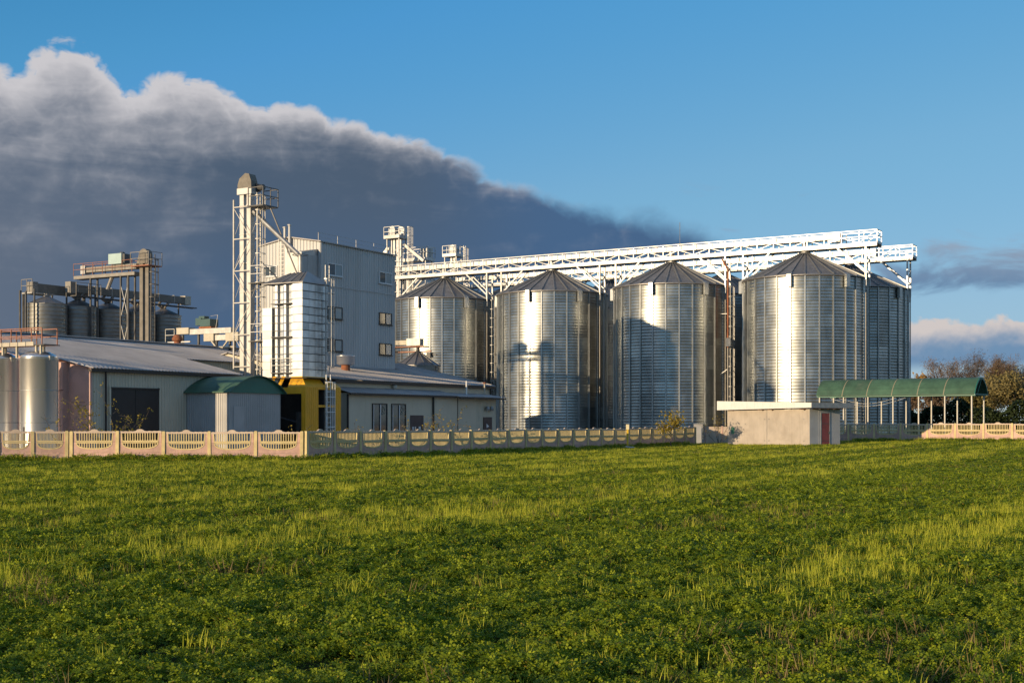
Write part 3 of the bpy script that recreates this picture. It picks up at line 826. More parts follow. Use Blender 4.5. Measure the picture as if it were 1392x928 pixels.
# railed service platform and hopper between the two lifts
q = S1 + SN * 4.6 + SU * -7.0
t = thing('service_platform', 'railed white service platform between the two lifts, above a hopper cone', 'platform', (q.x, q.y, 0), SRZ)
mb = MB(); mb.box(-1.9, 2.0, -0.8, 0.8, 20.2, 20.55); mb.build('platform_deck', 'bright_steel', t)
railing(t, [(-1.9, -0.8, 20.55), (2.0, -0.8, 20.55), (2.0, 0.8, 20.55), (-1.9, 0.8, 20.55)], 1.2, 'bright_steel', True, 1.0, 0.06)
MB().box(0.9, 1.9, -0.5, 0.5, 20.56, 21.6).build('drive_box', 'bright_steel', t)
for x in (-1.5, 1.7):
    for y in (-0.6, 0.6): MB().box(x - 0.07, x + 0.07, y - 0.07, y + 0.07, 0, 20.2).build('platform_leg', 'bright_steel', t)
t = thing('hopper_tank', 'white round hopper tank with a small cone roof behind the lattice legs', 'tank', (q.x + 0.1, q.y + 3.2, 0), SRZ)
MB().lathe([(1.9, 9.0), (1.9, 18.4)], 28).build('tank_wall', 'white_paint', t, True)
MB().lathe([(2.0, 18.38), (0.3, 19.9), (0.3, 20.3)], 28, cap=True).build('cone_roof', 'galvanised_roof', t)
for k in range(4):
    a = R(45 + 90 * k); MB().tube((1.7 * math.cos(a), 1.7 * math.sin(a), 0), (1.7 * math.cos(a), 1.7 * math.sin(a), 9.1), 0.1).build('tank_leg', 'dull_steel', t)

# rusty pipe and ladder in the gap between third and fourth silo
q = FRONT[2] + SU * (SR + 0.62) + SN * -0.9
t = thing('drain_pipe', 'thin rusty upright pipe in the gap between third and fourth silos', 'pipe', (q.x, q.y, 0))
MB().tube((0, 0, 9.0), (0, 0, 16.4), 0.085, 8).build('rusty_length', 'rust', t)
MB().tube((0, 0, 16.4), (-0.5, 0.3, 17.4), 0.085, 8).build('elbow', 'rust', t)
MB().tube((0, 0, 0), (0, 0, 8.99), 0.08, 8).build('steel_length', 'old_steel', t)
MB().box(-0.22, 0.22, -0.2, 0.2, 9.1, 9.9).build('valve_box', 'dull_steel', t)
mb = MB(); mb.beam((0, 0, 12.2), (-1.1, 0.5, 12.2), 0.05); mb.beam((0, 0, 7.0), (-0.9, 0.4, 6.3), 0.05); mb.build('pipe_bracket', 'dull_steel', t)
q = FRONT[2] + SU * (SR + 0.35) + SN * 0.2
t = thing('silo_ladder', 'caged steel ladder climbing the side of the third front silo', 'ladder', (q.x, q.y, 0), SRZ)
caged_ladder(t, 0, 0, 0.3, 15.6, (1, 0), 'dull_steel')
q = FRONT[0] + SU * (SR + 0.35) + SN * 0.2
t = thing('silo_ladder', 'caged steel ladder in the gap between first and second silos', 'ladder', (q.x, q.y, 0), SRZ)
caged_ladder(t, 0, 0, 0.3, 15.6, (1, 0), 'dull_steel')

# ------------------------------------------------------------------ windows
def window(parent, o, ax, ay, w, h, frame='window_frame_white', glass='window_glass', panes=2, depth=0.06, fw=0.07):
    """a framed window on a wall: o = lower corner, ax = along the wall, ay = outward normal"""
    o = Vector(o); ax = Vector(ax); ay = Vector(ay)
    def bx(mb, a0, a1, z0, z1, d0, d1):
        p = [o + ax * a + Vector((0, 0, z)) + ay * d for d in (d0, d1) for a, z in ((a0, z0), (a1, z0), (a1, z1), (a0, z1))]
        mb.add(p, [(0, 3, 2, 1), (4, 5, 6, 7), (0, 1, 5, 4), (1, 2, 6, 5), (2, 3, 7, 6), (3, 0, 4, 7)])
    mb = MB()
    bx(mb, 0, fw, 0, h, 0.0, depth); bx(mb, w - fw, w, 0, h, 0.0, depth)
    bx(mb, fw, w - fw, 0, fw, 0.0, depth); bx(mb, fw, w - fw, h - fw, h, 0.0, depth)
    for k in range(1, panes): bx(mb, w * k / panes - fw / 2, w * k / panes + fw / 2, fw, h - fw, 0.0, depth * 0.9)
    fr = mb.build('window', frame, parent)
    for k in range(panes):
        mb = MB(); bx(mb, w * k / panes + fw * 0.5, w * (k + 1) / panes - fw * 0.5, fw, h - fw, 0.004, depth * 0.35)
        g = mb.build('pane', glass if not isinstance(glass, (list, tuple)) else glass[k % len(glass)], fr)
    mb = MB(); bx(mb, -0.05, w + 0.05, -0.05, -0.002, 0.0, depth + 0.06); mb.build('sill', frame, fr)
    return fr

# ------------------------------------------------------------------ white cladded tower (machine house)
TP = Vector((-14.07, 97.0, 0)); TW, TL, TE, TR = 5.6, 9.5, 15.15, 15.62
t = thing('cladded_tower', 'tall tower building in white ribbed sheet with three rows of windows', 'building', (TP.x, TP.y, 0), GRID)
top = lambda s: TE + (TR - TE) * (1 - abs(s - TW / 2) / (TW / 2)) - 0.02
MB().ribbed((-TW, 0, 0), (TW, 0, 0), (0, 0, TE), (0, -1, 0), 0.30, 0.045, top).build('front_wall', 'cladding_white', t)
MB().ribbed((0, 0, 0), (0, TL, 0), (0, 0, TE), (1, 0, 0), 0.30, 0.045).build('side_wall', 'cladding_white', t)
MB().ribbed((-TW, TL, 0), (0, -TL, 0), (0, 0, TE), (-1, 0, 0), 0.30, 0.045).build('side_wall', 'cladding_white', t)
MB().ribbed((0, TL, 0), (-TW, 0, 0), (0, 0, TE), (0, 1, 0), 0.30, 0.045, top).build('rear_wall', 'cladding_white', t)
for s in (-1, 1):
    x = -TW / 2 + s * (TW / 2 + 0.18); ze = TE - (TR - TE) * 0.18 / (TW / 2)
    MB().prism([(-TW / 2, -0.15, TR + 0.02), (x, -0.15, ze + 0.02), (x, -0.15, ze + 0.10), (-TW / 2, -0.15, TR + 0.10)], (0, TL + 0.3, 0)).build('roof', 'roof_sheet', t)
mb = MB(); mb.box(-0.03, 0.12, -0.03, 0.14, 0, TE - 0.05); mb.box(-0.1, 0.075, -0.075, 0.0, 0, TE - 0.06); mb.build('corner_flashing', 'cladding_white', t)
MB().box(0.046, 0.075, 0.2, TL, 12.0, 12.06).build('sheet_lap', 'cladding_white', t)
for z, fr, gl in ((12.8, 'window_frame_white', ['window_glass', 'window_glass_pale']), (9.6, 'window_frame_dark', ['window_glass', 'window_glass_pale']), (7.2, 'window_frame_dark', ['window_glass', 'window_glass_pale'])):
    for y0, w in ((0.8, 1.8), (7.3, 1.7)):
        window(t, (0.045, y0, z), (0, 1, 0), (1, 0, 0), w, 0.92, fr, gl)
window(t, (-5.35, -0.045, 12.85), (1, 0, 0), (0, -1, 0), 1.4, 0.8, 'window_frame_white', 'window_glass')
window(t, (-5.45, -0.045, 9.4), (1, 0, 0), (0, -1, 0), 0.65, 0.9, 'window_frame_white', 'window_glass', 1)
# projecting shaft at the front
mb = MB(); mb.box(-1.5, -0.15, -1.93, -0.05, 8.5, 14.15); mb.build('front_shaft', 'pale_steel', t)
mb = MB(); mb.prism([(-0.148, -1.95, 14.15), (-0.148, -0.05, 14.15), (-0.148, -0.05, 14.62), (-0.148, -1.95, 14.22)], (-1.36, 0, 0)); mb.build('shaft_roof', 'bright_steel', t)
for k in range(3): MB().box(-0.15, -0.128, -1.9 + 0.63 * k, -1.30 + 0.63 * k, 8.5, 14.1).build('shaft_panel', 'cladding_grey', t)
for x, z1 in ((-3.1, 16.35), (-2.65, 16.5)):
    mb = MB(); mb.tube((x, -0.25, 11.6), (x, -0.25, z1), 0.10, 8); mb.tube((x, -0.25, z1), (x, -0.25, z1 + 0.08), 0.16, 8); mb.build('vent_pipe', 'pale_steel', t)
mb = MB(); mb.tube((-2.9, -0.25, 12.2), (-2.9, -0.25, 15.4), 0.17, 10); mb.build('duct', 'pale_steel', t)
mb = MB()
for k in range(12): mb.box(-3.6, -3.05, -0.34, -0.3, 11.8 + k * 0.3, 11.84 + k * 0.3)
for x in (-3.6, -3.07): mb.box(x, x + 0.04, -0.36, -0.3, 11.4, 15.6)
mb.build('wall_ladder', 'pale_steel', t)
# wire railing along the roof edge
mb = MB()
for y in (0.2, 2.5, 4.8, 7.1, 9.3): mb.tube((-0.3, y, TE + 0.05), (-0.3, y, TE + 0.75), 0.02, 5)
mb.beam((-0.3, 0.2, TE + 0.73), (-0.3, 9.3, TE + 0.73), 0.022); mb.beam((-0.3, 0.2, TE + 0.42), (-0.3, 9.3, TE + 0.42), 0.018)
mb.build('roof_railing', 'dull_steel', t)

# ------------------------------------------------------------------ grain dryer
DP = Vector((-13.3, 84.0, 0)); ZB, ZT = 4.82, 10.8
t = thing('grain_dryer', 'shiny panelled grain dryer on a yellow base in front of the tower', 'dryer', (DP.x, DP.y, 0), GRID)
DW, DL = 3.27, 2.54
NR = 12; hz = (ZT - ZB) / NR
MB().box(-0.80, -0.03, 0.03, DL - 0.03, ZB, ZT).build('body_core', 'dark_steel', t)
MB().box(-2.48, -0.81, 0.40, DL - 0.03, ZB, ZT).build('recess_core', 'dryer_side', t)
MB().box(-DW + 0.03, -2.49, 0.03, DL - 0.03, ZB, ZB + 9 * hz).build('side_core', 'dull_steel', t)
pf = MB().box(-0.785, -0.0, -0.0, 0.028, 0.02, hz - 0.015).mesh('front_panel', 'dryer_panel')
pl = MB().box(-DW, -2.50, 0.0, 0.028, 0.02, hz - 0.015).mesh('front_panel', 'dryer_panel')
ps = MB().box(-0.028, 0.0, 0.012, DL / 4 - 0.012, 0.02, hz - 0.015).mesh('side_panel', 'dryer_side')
fl = MB().box(0.002, 0.045, 0.0, DL, -0.024, 0.02).mesh('flange', 'dark_steel')
for k in range(NR):
    z = ZB + k * hz
    inst('front_panel', pf, t, (0, 0, z))
    if k < 9: inst('front_panel', pl, t, (0, 0, z))
    for j in range(4): inst('side_panel', ps, t, (0, 0.03 + j * (DL - 0.03) / 4, z))
    if k: inst('flange', fl, t, (0, 0, z))
    MB().box(-2.48, -0.81, 0.10, 0.13, z - 0.015, z + 0.015).build('recess_rail', 'dark_steel', t)
for x0, x1, y in ((-2.40, -2.2, 0.2), (-1.66, -1.48, 0.18), (-1.04, -0.90, 0.2)):
    MB().box(x0, x1, y, 0.40, ZB + 0.05, ZT - 0.05).build('air_duct', 'dryer_panel', t)
for x in (-1.95, -1.25): MB().tube((x, 0.12, ZB - 0.1), (x, 0.12, ZT - 0.1), 0.035, 6).build('conduit', 'dark_steel', t)
for z in (ZB + 0.25, ZB + 2.55, ZT - 1.3):
    mb = MB().box(-2.5, -0.82, -0.12, 0.38, z, z + 0.05)
    po = mb.build('access_platform', 'dark_steel', t)
    if z < ZB + 2: railing(po, [(-2.5, -0.12, z + 0.05), (-0.85, -0.12, z + 0.05)], 0.9, 'dull_steel', False, 0.8, 0.035)
# hipped roof of folded sheets
ov = 0.16; c = (-1.35, 1.25, 11.6)
A = [(-DW + 0.2 - ov, -ov), (ov, -ov), (ov, DL + ov), (-DW + 0.2 - ov, DL + ov)]
r0, r1 = Vector((-2.1, 1.27, 11.55)), Vector((-0.6, 1.27, 11.62))
def hip(pts):
    mb = MB(); p = [Vector(q) for q in pts]
    mb.prism(p, (0, 0, 0.05)); return mb
e = [Vector((x, y, ZT + 0.01)) for x, y in A]
hip([e[0], e[1], r1, r0]).build('roof_slope', 'galvanised_roof', t)
hip([e[1], e[2], r1]).build('roof_slope', 'roof_sheet', t)
hip([e[2], e[3], r0, r1]).build('roof_slope', 'galvanised_roof', t)
hip([e[3], e[0], r0]).build('roof_slope', 'galvanised_roof', t)
for k in range(5):
    f = (k + 0.5) / 5; a = e[0].lerp(e[1], f); b = r0.lerp(r1, f)
    MB().beam(a + Vector((0, 0, .07)), b + Vector((0, 0, .07)), 0.06, 0.06).build('roof_seam', 'roof_seam', t)
# yellow base: corner columns, lintels, sloping hood, dark machine space within
mb = MB(); x1, y0, y1, zl = 0.6, -0.4, 3.2, 4.15
mb.ribbed((x1, y0, 0), (0, 1.25, 0), (0, 0, zl), (1, 0, 0), 0.21, 0.03); mb.ribbed((x1 - 0.35, y0, 0), (0.35, 0, 0), (0, 0, zl), (0, -1, 0), 0.18, 0.03)
mb.build('base_column', 'yellow_paint', t)
mb = MB(); mb.ribbed((x1, y1 - 0.6, 0), (0, 0.6, 0), (0, 0, zl), (1, 0, 0), 0.2, 0.03); mb.build('base_column', 'yellow_paint', t)
MB().box(-3.3, -3.0, y0 + 0.02, 0.4, 0, zl).build('base_column', 'yellow_paint', t)
MB().box(x1 - 0.12, x1 - 0.002, y0 + 1.25, y1 - 0.6, 2.9, 3.05).build('cross_rail', 'yellow_paint', t)
MB().box(-3.3, x1 - 0.351, y0 + 0.002, y0 + 0.12, 3.75, zl).build('lintel', 'yellow_paint', t)
MB().box(x1 - 0.12, x1 - 0.002, y0 + 1.25, y1 - 0.6, zl - 0.12, zl).build('lintel', 'yellow_paint', t)
def hood(pts): return MB().prism([Vector(p) for p in pts], (0, 0, 0.04))
hood([(-0.85, y0, zl), (x1, y0, zl), (0.0, -0.02, ZB), (-0.85, -0.02, ZB)]).build('sloping_hood', 'yellow_paint', t)
hood([(x1, y0, zl), (x1, y1, zl), (0.0, DL, ZB), (0.0, -0.02, ZB)]).build('sloping_hood', 'yellow_paint', t)
for x in (-3.25, -2.5, -1.75):
    hood([(x, y0, zl), (x + 0.3, y0, zl), (x + 0.3, 0.1, ZB + 0.02), (x, 0.1, ZB + 0.02)]).build('hood_rib', 'yellow_paint', t)
MB().box(-3.3, 0.45, 1.6, 1.7, 0, 4.7).build('inner_wall', 'interior', t)
MB().box(-3.3, 0.5, -0.2, 3.1, 4.72, 4.78).build('base_deck', 'interior', t)
mb = MB(); mb.tube((-2.6, 0.2, 2.4), (-1.0, 0.9, 1.9), 0.06, 6); mb.tube((-1.0, 0.9, 0), (-1.0, 0.9, 2.6), 0.22, 10); mb.box(-0.7, 0.1, 0.7, 1.4, 0, 1.6); mb.build('burner', 'dark_steel', t)
caged_ladder(t, 0.28, 2.2, 5.0, 12.1, (1, 0), 'bright_steel', 0.5, 0.4)
caged_ladder(t, 0.75, 1.7, 0.3, 5.0, (1, 0), 'white_paint', 0.4, 0.44)

# ------------------------------------------------------------------ tall bucket elevator beside the dryer
MP = Vector((-17.5, 87.5, 0))
t = thing('bucket_elevator', 'tall lattice bucket elevator with twin legs and hooded head', 'elevator', (MP.x, MP.y, 0), GRID)
for x in (-0.30, 0.30):
    MB().box(x - 0.17, x + 0.17, -0.2, 0.2, 0, 17.35).build('elevator_leg', 'pale_steel', t)
mb = MB()
for z in np.arange(1.0, 17.2, 1.9):
    for x in (-0.27, 0.30): mb.box(x - 0.2, x + 0.2, -0.23, 0.23, z, z + 0.06)
mb.build('leg_flange', 'pale_steel', t)
hp = [(-0.55, 17.0), (0.62, 17.0), (0.62, 17.45), (0.60, 17.8), (0.42, 18.27), (0.10, 18.33), (-0.40, 18.0), (-0.55, 17.6)]
h = MB().prism([(x, -0.32, z) for x, z in hp], (0, 0.64, 0)).build('elevator_head', 'weathered_hood', t)
MB().box(-0.58, 0.65, -0.35, 0.35, 16.95, 17.35).build('head_box', 'pale_steel', h)
mb = MB(); mb.tube((0.7, 0.3, 17.4), (1.15, 0.3, 17.4), 0.2, 10); mb.box(0.6, 0.75, 0.1, 0.5, 17.15, 17.65); mb.build('motor', 'dark_steel', h)
hw = 0.72
for sx in (-1, 1):
    for sy in (-1, 1):
        MB().box(sx * hw - 0.04, sx * hw + 0.04, sy * 0.5 - 0.04, sy * 0.5 + 0.04, 0, 16.9 if sx > 0 else 16.6).build('mast_post', 'thin_steel', t)
bay = MB().box(-hw, hw, -0.025, 0.025, -0.03, 0.03).mesh('tie', 'thin_steel')
dg1 = MB().beam((-hw, 0, 0), (hw, 0, 2.06), 0.035, 0.035).mesh('diagonal', 'thin_steel'); dg2 = MB().beam((hw, 0, 0), (-hw, 0, 2.06), 0.035, 0.035).mesh('diagonal', 'thin_steel')
sd = MB().beam((0, -0.5, 0), (0, 0.5, 2.06), 0.03, 0.03).mesh('diagonal', 'thin_steel')
z = 1.4; k = 0
while z < 16.6:
    for sy in (-1, 1):
        inst('tie', bay, t, (0, sy * 0.5, z))
        if z + 2.06 < 16.8: inst('diagonal', dg1 if k % 2 else dg2, t, (0, sy * 0.5, z))
    for sx in (-1, 1):
        if z + 2.06 < 16.8: inst('diagonal', sd, t, (sx * hw, 0, z))
    z += 2.1; k += 1
caged_ladder(t, hw + 0.28, 0.0, 4.6, 17.0, (1, 0), 'thin_steel', 0.8, 0.36)
mb = MB(); mb.box(0.62, 2.0, -0.75, 0.75, 16.0, 16.08); po = mb.build('head_platform', 'dark_steel', t)
railing(po, [(0.75, -0.75, 16.08), (2.0, -0.75, 16.08), (2.0, 0.75, 16.08), (0.75, 0.75, 16.08)], 1.15, 'dark_steel', False, 1.0, 0.05)
for z in (11.0, 7.2):
    mb = MB(); mb.box(0.6, 1.9, -0.6, 0.6, z, z + 0.06); po = mb.build('rest_platform', 'dark_steel', t)
    railing(po, [(0.8, -0.6, z + .06), (1.9, -0.6, z + .06), (1.9, 0.6, z + .06)], 1.1, 'pale_steel', False, 1.1, 0.04)
# spout from the head to the dryer roof, and its stays
def to_local(P, w): return Matrix.Rotation(-GRID, 4, 'Z') @ (Vector(w) - P)
dry_top = to_local(MP, (DP + U * -0.9 + N_ * 0.9 + Vector((0, 0, 12.6))))
mb = MB(); mb.tube((0.55, 0, 15.8), dry_top, 0.15, 10); mb.tube(dry_top + Vector((0, 0, 0.1)), dry_top - Vector((0, 0, 0.95)), 0.16, 10); mb.build('spout', 'dull_steel', t)
mb = MB(); a = Vector((1.95, 0, 16.0)); b = dry_top + Vector((-0.4, 0.2, -1.1)); mb.beam(a, b, 0.07, 0.07)
mb.beam((0.72, 0.5, 12.6), dry_top + Vector((-1.4, -0.3, -1.55)), 0.05); mb.beam((0.72, -0.5, 10.5), dry_top + Vector((-1.6, -0.5, -1.6)), 0.05)
mb.build('stay', 'dark_steel', t)
mb = MB(); pts = [dry_top + Vector((0.5 * math.cos(2 * math.pi * k / 10), 0.5 * math.sin(2 * math.pi * k / 10), 0.1)) for k in range(10)]
for k in range(10): mb.beam(pts[k], pts[(k + 1) % 10], 0.035)
mb.build('ring_rail', 'dark_steel', t)

# ------------------------------------------------------------------ long warehouse on the left
CP = Vector((-23.5, 74.0, 0)); HW, EZ, RZ_ = 11.0, 4.97, 7.42
t = thing('warehouse', 'long low warehouse with ribbed grey roof, pink gable and dark gateway', 'building', (CP.x, CP.y, 0), GRID)
L1, L2, OFF = 12.0, 25.5, 5.0
MB().ribbed((0, 0, 0), (0, L1, 0), (0, 0, EZ), (1, 0, 0), 0.22, 0.03).build('side_wall', 'cladding_cream', t)
MB().ribbed((-OFF, L1, 0), (0, L2 - L1, 0), (0, 0, EZ + 1.1), (1, 0, 0), 0.22, 0.03).build('side_wall', 'cladding_cream', t)
slope = (RZ_ - EZ) / HW
def roofpart(y0, y1, xe, name='roof_sheet'):
    z0 = EZ + slope * (-xe) ; n = Vector((slope, 0, 1)).normalized()
    p0 = Vector((xe + 0.35, y0, z0 - 0.35 * slope + 0.06)); V = Vector((-HW, y0, RZ_ + 0.06)) - p0
    # sheets two metres wide, each its own piece
    y = y0; out = []
    while y < y1 - 0.1:
        w = min(2.1, y1 - y)
        mb = MB(); mb.ribbed((p0.x, y, p0.z), (0, w - 0.004, 0), V, n, 0.26, 0.045)
        mb.build(name, 'roof_sheet', t); y += w
roofpart(-2.85, -0.352, -2.4); roofpart(-0.35, L1 + 0.2, 0.0); roofpart(L1 + 0.2, L2 + 0.2, -OFF)
MB().prism([(-HW, -0.35, RZ_), (-2 * HW - 0.3, -0.35, EZ - 0.05), (-2 * HW - 0.3, -0.35, EZ + 0.05), (-HW, -0.35, RZ_ + 0.1)], (0, L2 + 0.5, 0)).build('far_slope', 'roof_sheet', t)
MB().box(-2 * HW, -2 * HW + 0.1, 0, L2, 0, EZ).build('side_wall', 'cladding_cream', t)
MB().box(-HW - 0.3, -HW + 0.3, -0.3, L2, RZ_ + 0.1, RZ_ + 0.17).build('ridge_cap', 'roof_sheet', t)
gable = [(-2 * HW + 0.1, 0.0, 0), (-0.05, 0.0, 0), (-0.05, 0.0, EZ - 0.02), (-HW, 0.0, RZ_ - 0.05), (-2 * HW + 0.1, 0.0, EZ - 0.02)]
MB().prism(gable, (0, 0.2, 0)).build('gable_wall', 'pink_plaster', t)
MB().prism([(x, L2, z) for x, y, z in gable], (0, 0.2, 0)).build('rear_gable', 'cladding_cream', t)
MB().box(-0.32, 0.06, -0.16, -0.002, 0, EZ - 0.1).build('corner_pilaster', 'pink_plaster', t)
MB().box(-2.25, -1.85, -0.42, -0.002, 0, EZ + 0.35).build('pilaster', 'pink_plaster', t)
mb = MB(); mb.box(0.05, 0.34, -0.3, L1, EZ - 0.20, EZ - 0.06); mb.build('gutter', 'gutter', t)
mb = MB(); mb.tube((0.16, 0.9, 0), (0.16, 0.9, EZ - 0.2), 0.06, 8); mb.build('downpipe', 'gutter', t)
# gateway
gy0, gy1, gh = 1.35, 5.1, 3.85
MB().box(0.032, 0.10, gy0 - 0.12, gy0, 0, gh + 0.15).build('gate_jamb', 'cladding_cream', t)
MB().box(0.032, 0.10, gy1, gy1 + 0.12, 0, gh + 0.15).build('gate_jamb', 'cladding_cream', t)
for k in range(2):
    w = (gy1 - gy0) / 2; MB().box(0.033, 0.07, gy0 + k * w + 0.01, gy0 + (k + 1) * w - 0.01, 0, gh).build('gate_leaf', 'dark_door', t)
MB().box(0.033, 0.14, gy0, gy1, gh + 0.005, gh + 0.09).build('gate_rail', 'gutter', t)
mb = MB(); mb.tube((-2.6, -0.45, 3.7), (-1.7, -0.5, 3.75), 0.02, 5); mb.build('cable', 'gutter', t)
MB().box(-4.0, -0.33, -0.012, -0.001, 3.05, 3.07).build('wall_joint', 'gutter', t)
# rusty roof cowls
for tt, lab in ((2.25, 'rusty round roof cowl on the ridge above the steel tanks'), (18.0, 'rusty roof cowl on the ridge beside the green motor box')):
    q = CP + U * -HW + N_ * tt
    v = thing('roof_cowl', lab, 'vent', (q.x, q.y, RZ_ + 0.17), GRID, 'rusty cowls on the warehouse ridge')
    MB().lathe([(0.24, -0.1), (0.24, 0.2)], 14).build('cowl_neck', 'rust', v)
    MB().lathe([(0.24, 0.14), (0.36, 0.22), (0.38, 0.36), (0.25, 0.60), (0.12, 0.64)], 16, cap=True).build('cowl_hood', 'rust', v)

# ------------------------------------------------------------------ green arched porch in front of the warehouse
q = CP + N_ * 7.4
t = thing('arched_porch', 'ribbed steel porch with green arched roof beside the warehouse gateway', 'porch', (q.x, q.y, 0), GRID)
PW, PLn, PH = 3.5, 4.6, 3.75
MB().ribbed((0.05, 0, 0), (PW - 0.05, 0, 0), (0, 0, PH), (0, -1, 0), 0.17, 0.03).build('side_wall', 'cladding_grey', t)
MB().ribbed((PW, 0, 0), (0, PLn, 0), (0, 0, PH), (1, 0, 0), 0.17, 0.03).build('front_wall', 'cladding_grey', t)
MB().ribbed((PW, PLn, 0), (-PW + 0.05, 0, 0), (0, 0, PH), (0, 1, 0), 0.17, 0.03).build('side_wall', 'cladding_grey', t)
arc = lambda k, n=16, e=0.25: (-e + (PLn + 2 * e) * k / n, PH - 0.05 + 1.02 * math.sin(math.pi * k / n) ** 0.8)
for j in range(3):
    x0 = 0.04 + j * (PW + 0.3) / 3; x1 = x0 + (PW + 0.3) / 3 - 0.004
    mb = MB(); pts = [arc(k) for k in range(17)]
    for (ya, za), (yb_, zb_) in zip(pts[:-1], pts[1:]):
        mb.add([(x0, ya, za), (x1, ya, za), (x1, yb_, zb_), (x0, yb_, zb_), (x0, ya, za + .05), (x1, ya, za + .05), (x1, yb_, zb_ + .05), (x0, yb_, zb_ + .05)],
               [(0, 3, 2, 1), (4, 5, 6, 7), (0, 1, 5, 4), (2, 3, 7, 6), (1, 2, 6, 5), (3, 0, 4, 7)])
    mb.build('roof_sheet', 'green_sheet', t)
pts = [arc(k) for k in range(17)]
MB().prism([(PW + 0.05, max(y, 0.0), z + 0.01) for y, z in pts], (0.08, 0, 0)).build('arch_end', 'teal_sheet', t)
MB().box(PW + 0.032, PW + 0.06, 0.3, 1.25, 0, 2.9).build('door', 'cladding_grey', t)
MB().box(0.1, PW - 0.05, 0.1, 0.2, 0.0, 0.1).build('plinth', 'concrete', t)

# ------------------------------------------------------------------ hall and annex at the centre
AP = Vector((-10.97, 88.5, 0)); HL = 20.5
t = thing('hall', 'low hall with ribbed grey roof reaching up to the white tower', 'building', (AP.x, AP.y, 0), GRID)
o0, o1, e0, e1 = 1.2, 10.5, 4.85, 6.82
sl_ = (e1 - e0) / (o1 - o0)
nv = Vector((sl_, 0, 1)).normalized(); y = -0.2
while y < HL + 0.2:
    w = min(2.07, HL + 0.25 - y); p0 = Vector((-o0 + 0.3, y, e0 - 0.3 * sl_ + 0.05)); V = Vector((-o1, y, e1 + 0.05)) - p0
    cut = (6.90 - o0 + 0.3) / (o1 - o0 + 0.3) if (y + w > 5.7 and y < 15.4) else 1.0
    MB().ribbed(p0, (0, w - 0.004, 0), V * cut, nv, 0.26, 0.045).build('roof_sheet', 'roof_sheet', t); y += w
MB().prism([(-o1, -0.2, e1), (-18, -0.2, 5.2), (-18, -0.2, 5.3), (-o1, -0.2, e1 + 0.06)], (0, 5.5, 0)).build('far_slope', 'roof_sheet', t)
MB().prism([(-o1, 15.6, e1), (-18, 15.6, 5.2), (-18, 15.6, 5.3), (-o1, 15.6, e1 + 0.06)], (0, HL - 15.4, 0)).build('far_slope', 'roof_sheet', t)
MB().box(-o0 - 0.15, -o0, 0, HL, 0, e0 - 0.02).build('side_wall', 'cladding_cream', t)
for yy in (0.0, HL - 0.16):
    MB().prism([(-o0 - 0.16, yy, 0), (-o0 - 0.16, yy, e0 - 0.02), (-o1, yy, e1 - 0.05), (-17.9, yy, 5.2), (-17.9, yy, 0)], (0, 0.15, 0)).build('end_wall', 'cladding_cream', t)
mb = MB(); mb.box(-o0 + 0.02, -o0 + 0.32, -0.2, HL + 0.25, e0 - 0.22, e0 - 0.06); mb.build('gutter', 'gutter', t)
mb = MB(); mb.tube((-o0 + 0.12, HL - 0.15, 0), (-o0 + 0.12, HL - 0.15, e0 - 0.2), 0.07, 8); mb.build('downpipe', 'gutter', t)
# verge flashing on the right end
MB().beam((-o0 + 0.3, HL + 0.28, e0 - 0.02), (-o1, HL + 0.28, e1 + 0.08), 0.06, 0.18).build('verge_trim', 'roof_sheet', t)
MB().box(-o0 + 0.002, -o0 + 0.05, HL - 0.85, HL - 0.3, 0, 2.6).build('door', 'brown_paint', t)

t = thing('annex', 'cream panelled annex in shade, two tall windows and brown door', 'building', (AP.x, AP.y, 0), GRID)
AL = 19.4; AE = 3.92
y = 0.0; k = 0
for w in (2.0, 1.9, 1.9, 1.9, 2.7, 3.3, 2.7):
    MB().box(-0.12, 0.0, y + 0.006, y + w - 0.006, 0, AE).build('wall_panel', 'cladding_cream', t); y += w
ry = y
mb = MB(); mb.ribbed((-0.02, ry, 0), (0, AL - ry, 0), (0, 0, AE), (1, 0, 0), 0.2, 0.03); mb.build('ribbed_wall', 'cladding_cream', t)
MB().box(-o0 + 0.003, -0.121, 0.0, 0.12, 0, AE).build('end_wall', 'cladding_cream', t)
MB().box(-o0 + 0.003, -0.05, AL - 0.12, AL, 0, AE).build('end_wall', 'cladding_cream', t)
y = -0.25
for w in (2.2,) * 6:
    MB().ribbed((0.45, y, AE - 0.02), (0, w - 0.005, 0), (-1.64, 0, 0.42), (0.25, 0, 1), 0.26, 0.04).build('roof_sheet', 'roof_sheet', t); y += w
while y < AL + 0.2:
    w = min(2.0, AL + 0.3 - y)
    MB().ribbed((0.75, y, AE - 0.06), (0, w - 0.005, 0), (-1.94, 0, 0.32), (0.17, 0, 1), 0.26, 0.04).build('roof_sheet', 'roof_sheet', t); y += w
MB().box(0.3, 0.44, -0.25, 12.9, AE - 0.14, AE - 0.03).build('gutter', 'gutter', t)
MB().box(0.6, 0.74, 12.97, AL + 0.3, AE - 0.20, AE - 0.09).build('gutter', 'gutter', t)
for yy in (-0.12, 10.25): MB().tube((0.09, yy, 0), (0.09, yy, AE - 0.1), 0.07, 8).build('downpipe', 'gutter', t)
MB().box(0.002, 0.03, 13.66, 13.72, 0, AE - 0.1).build('panel_joint', 'gutter', t)
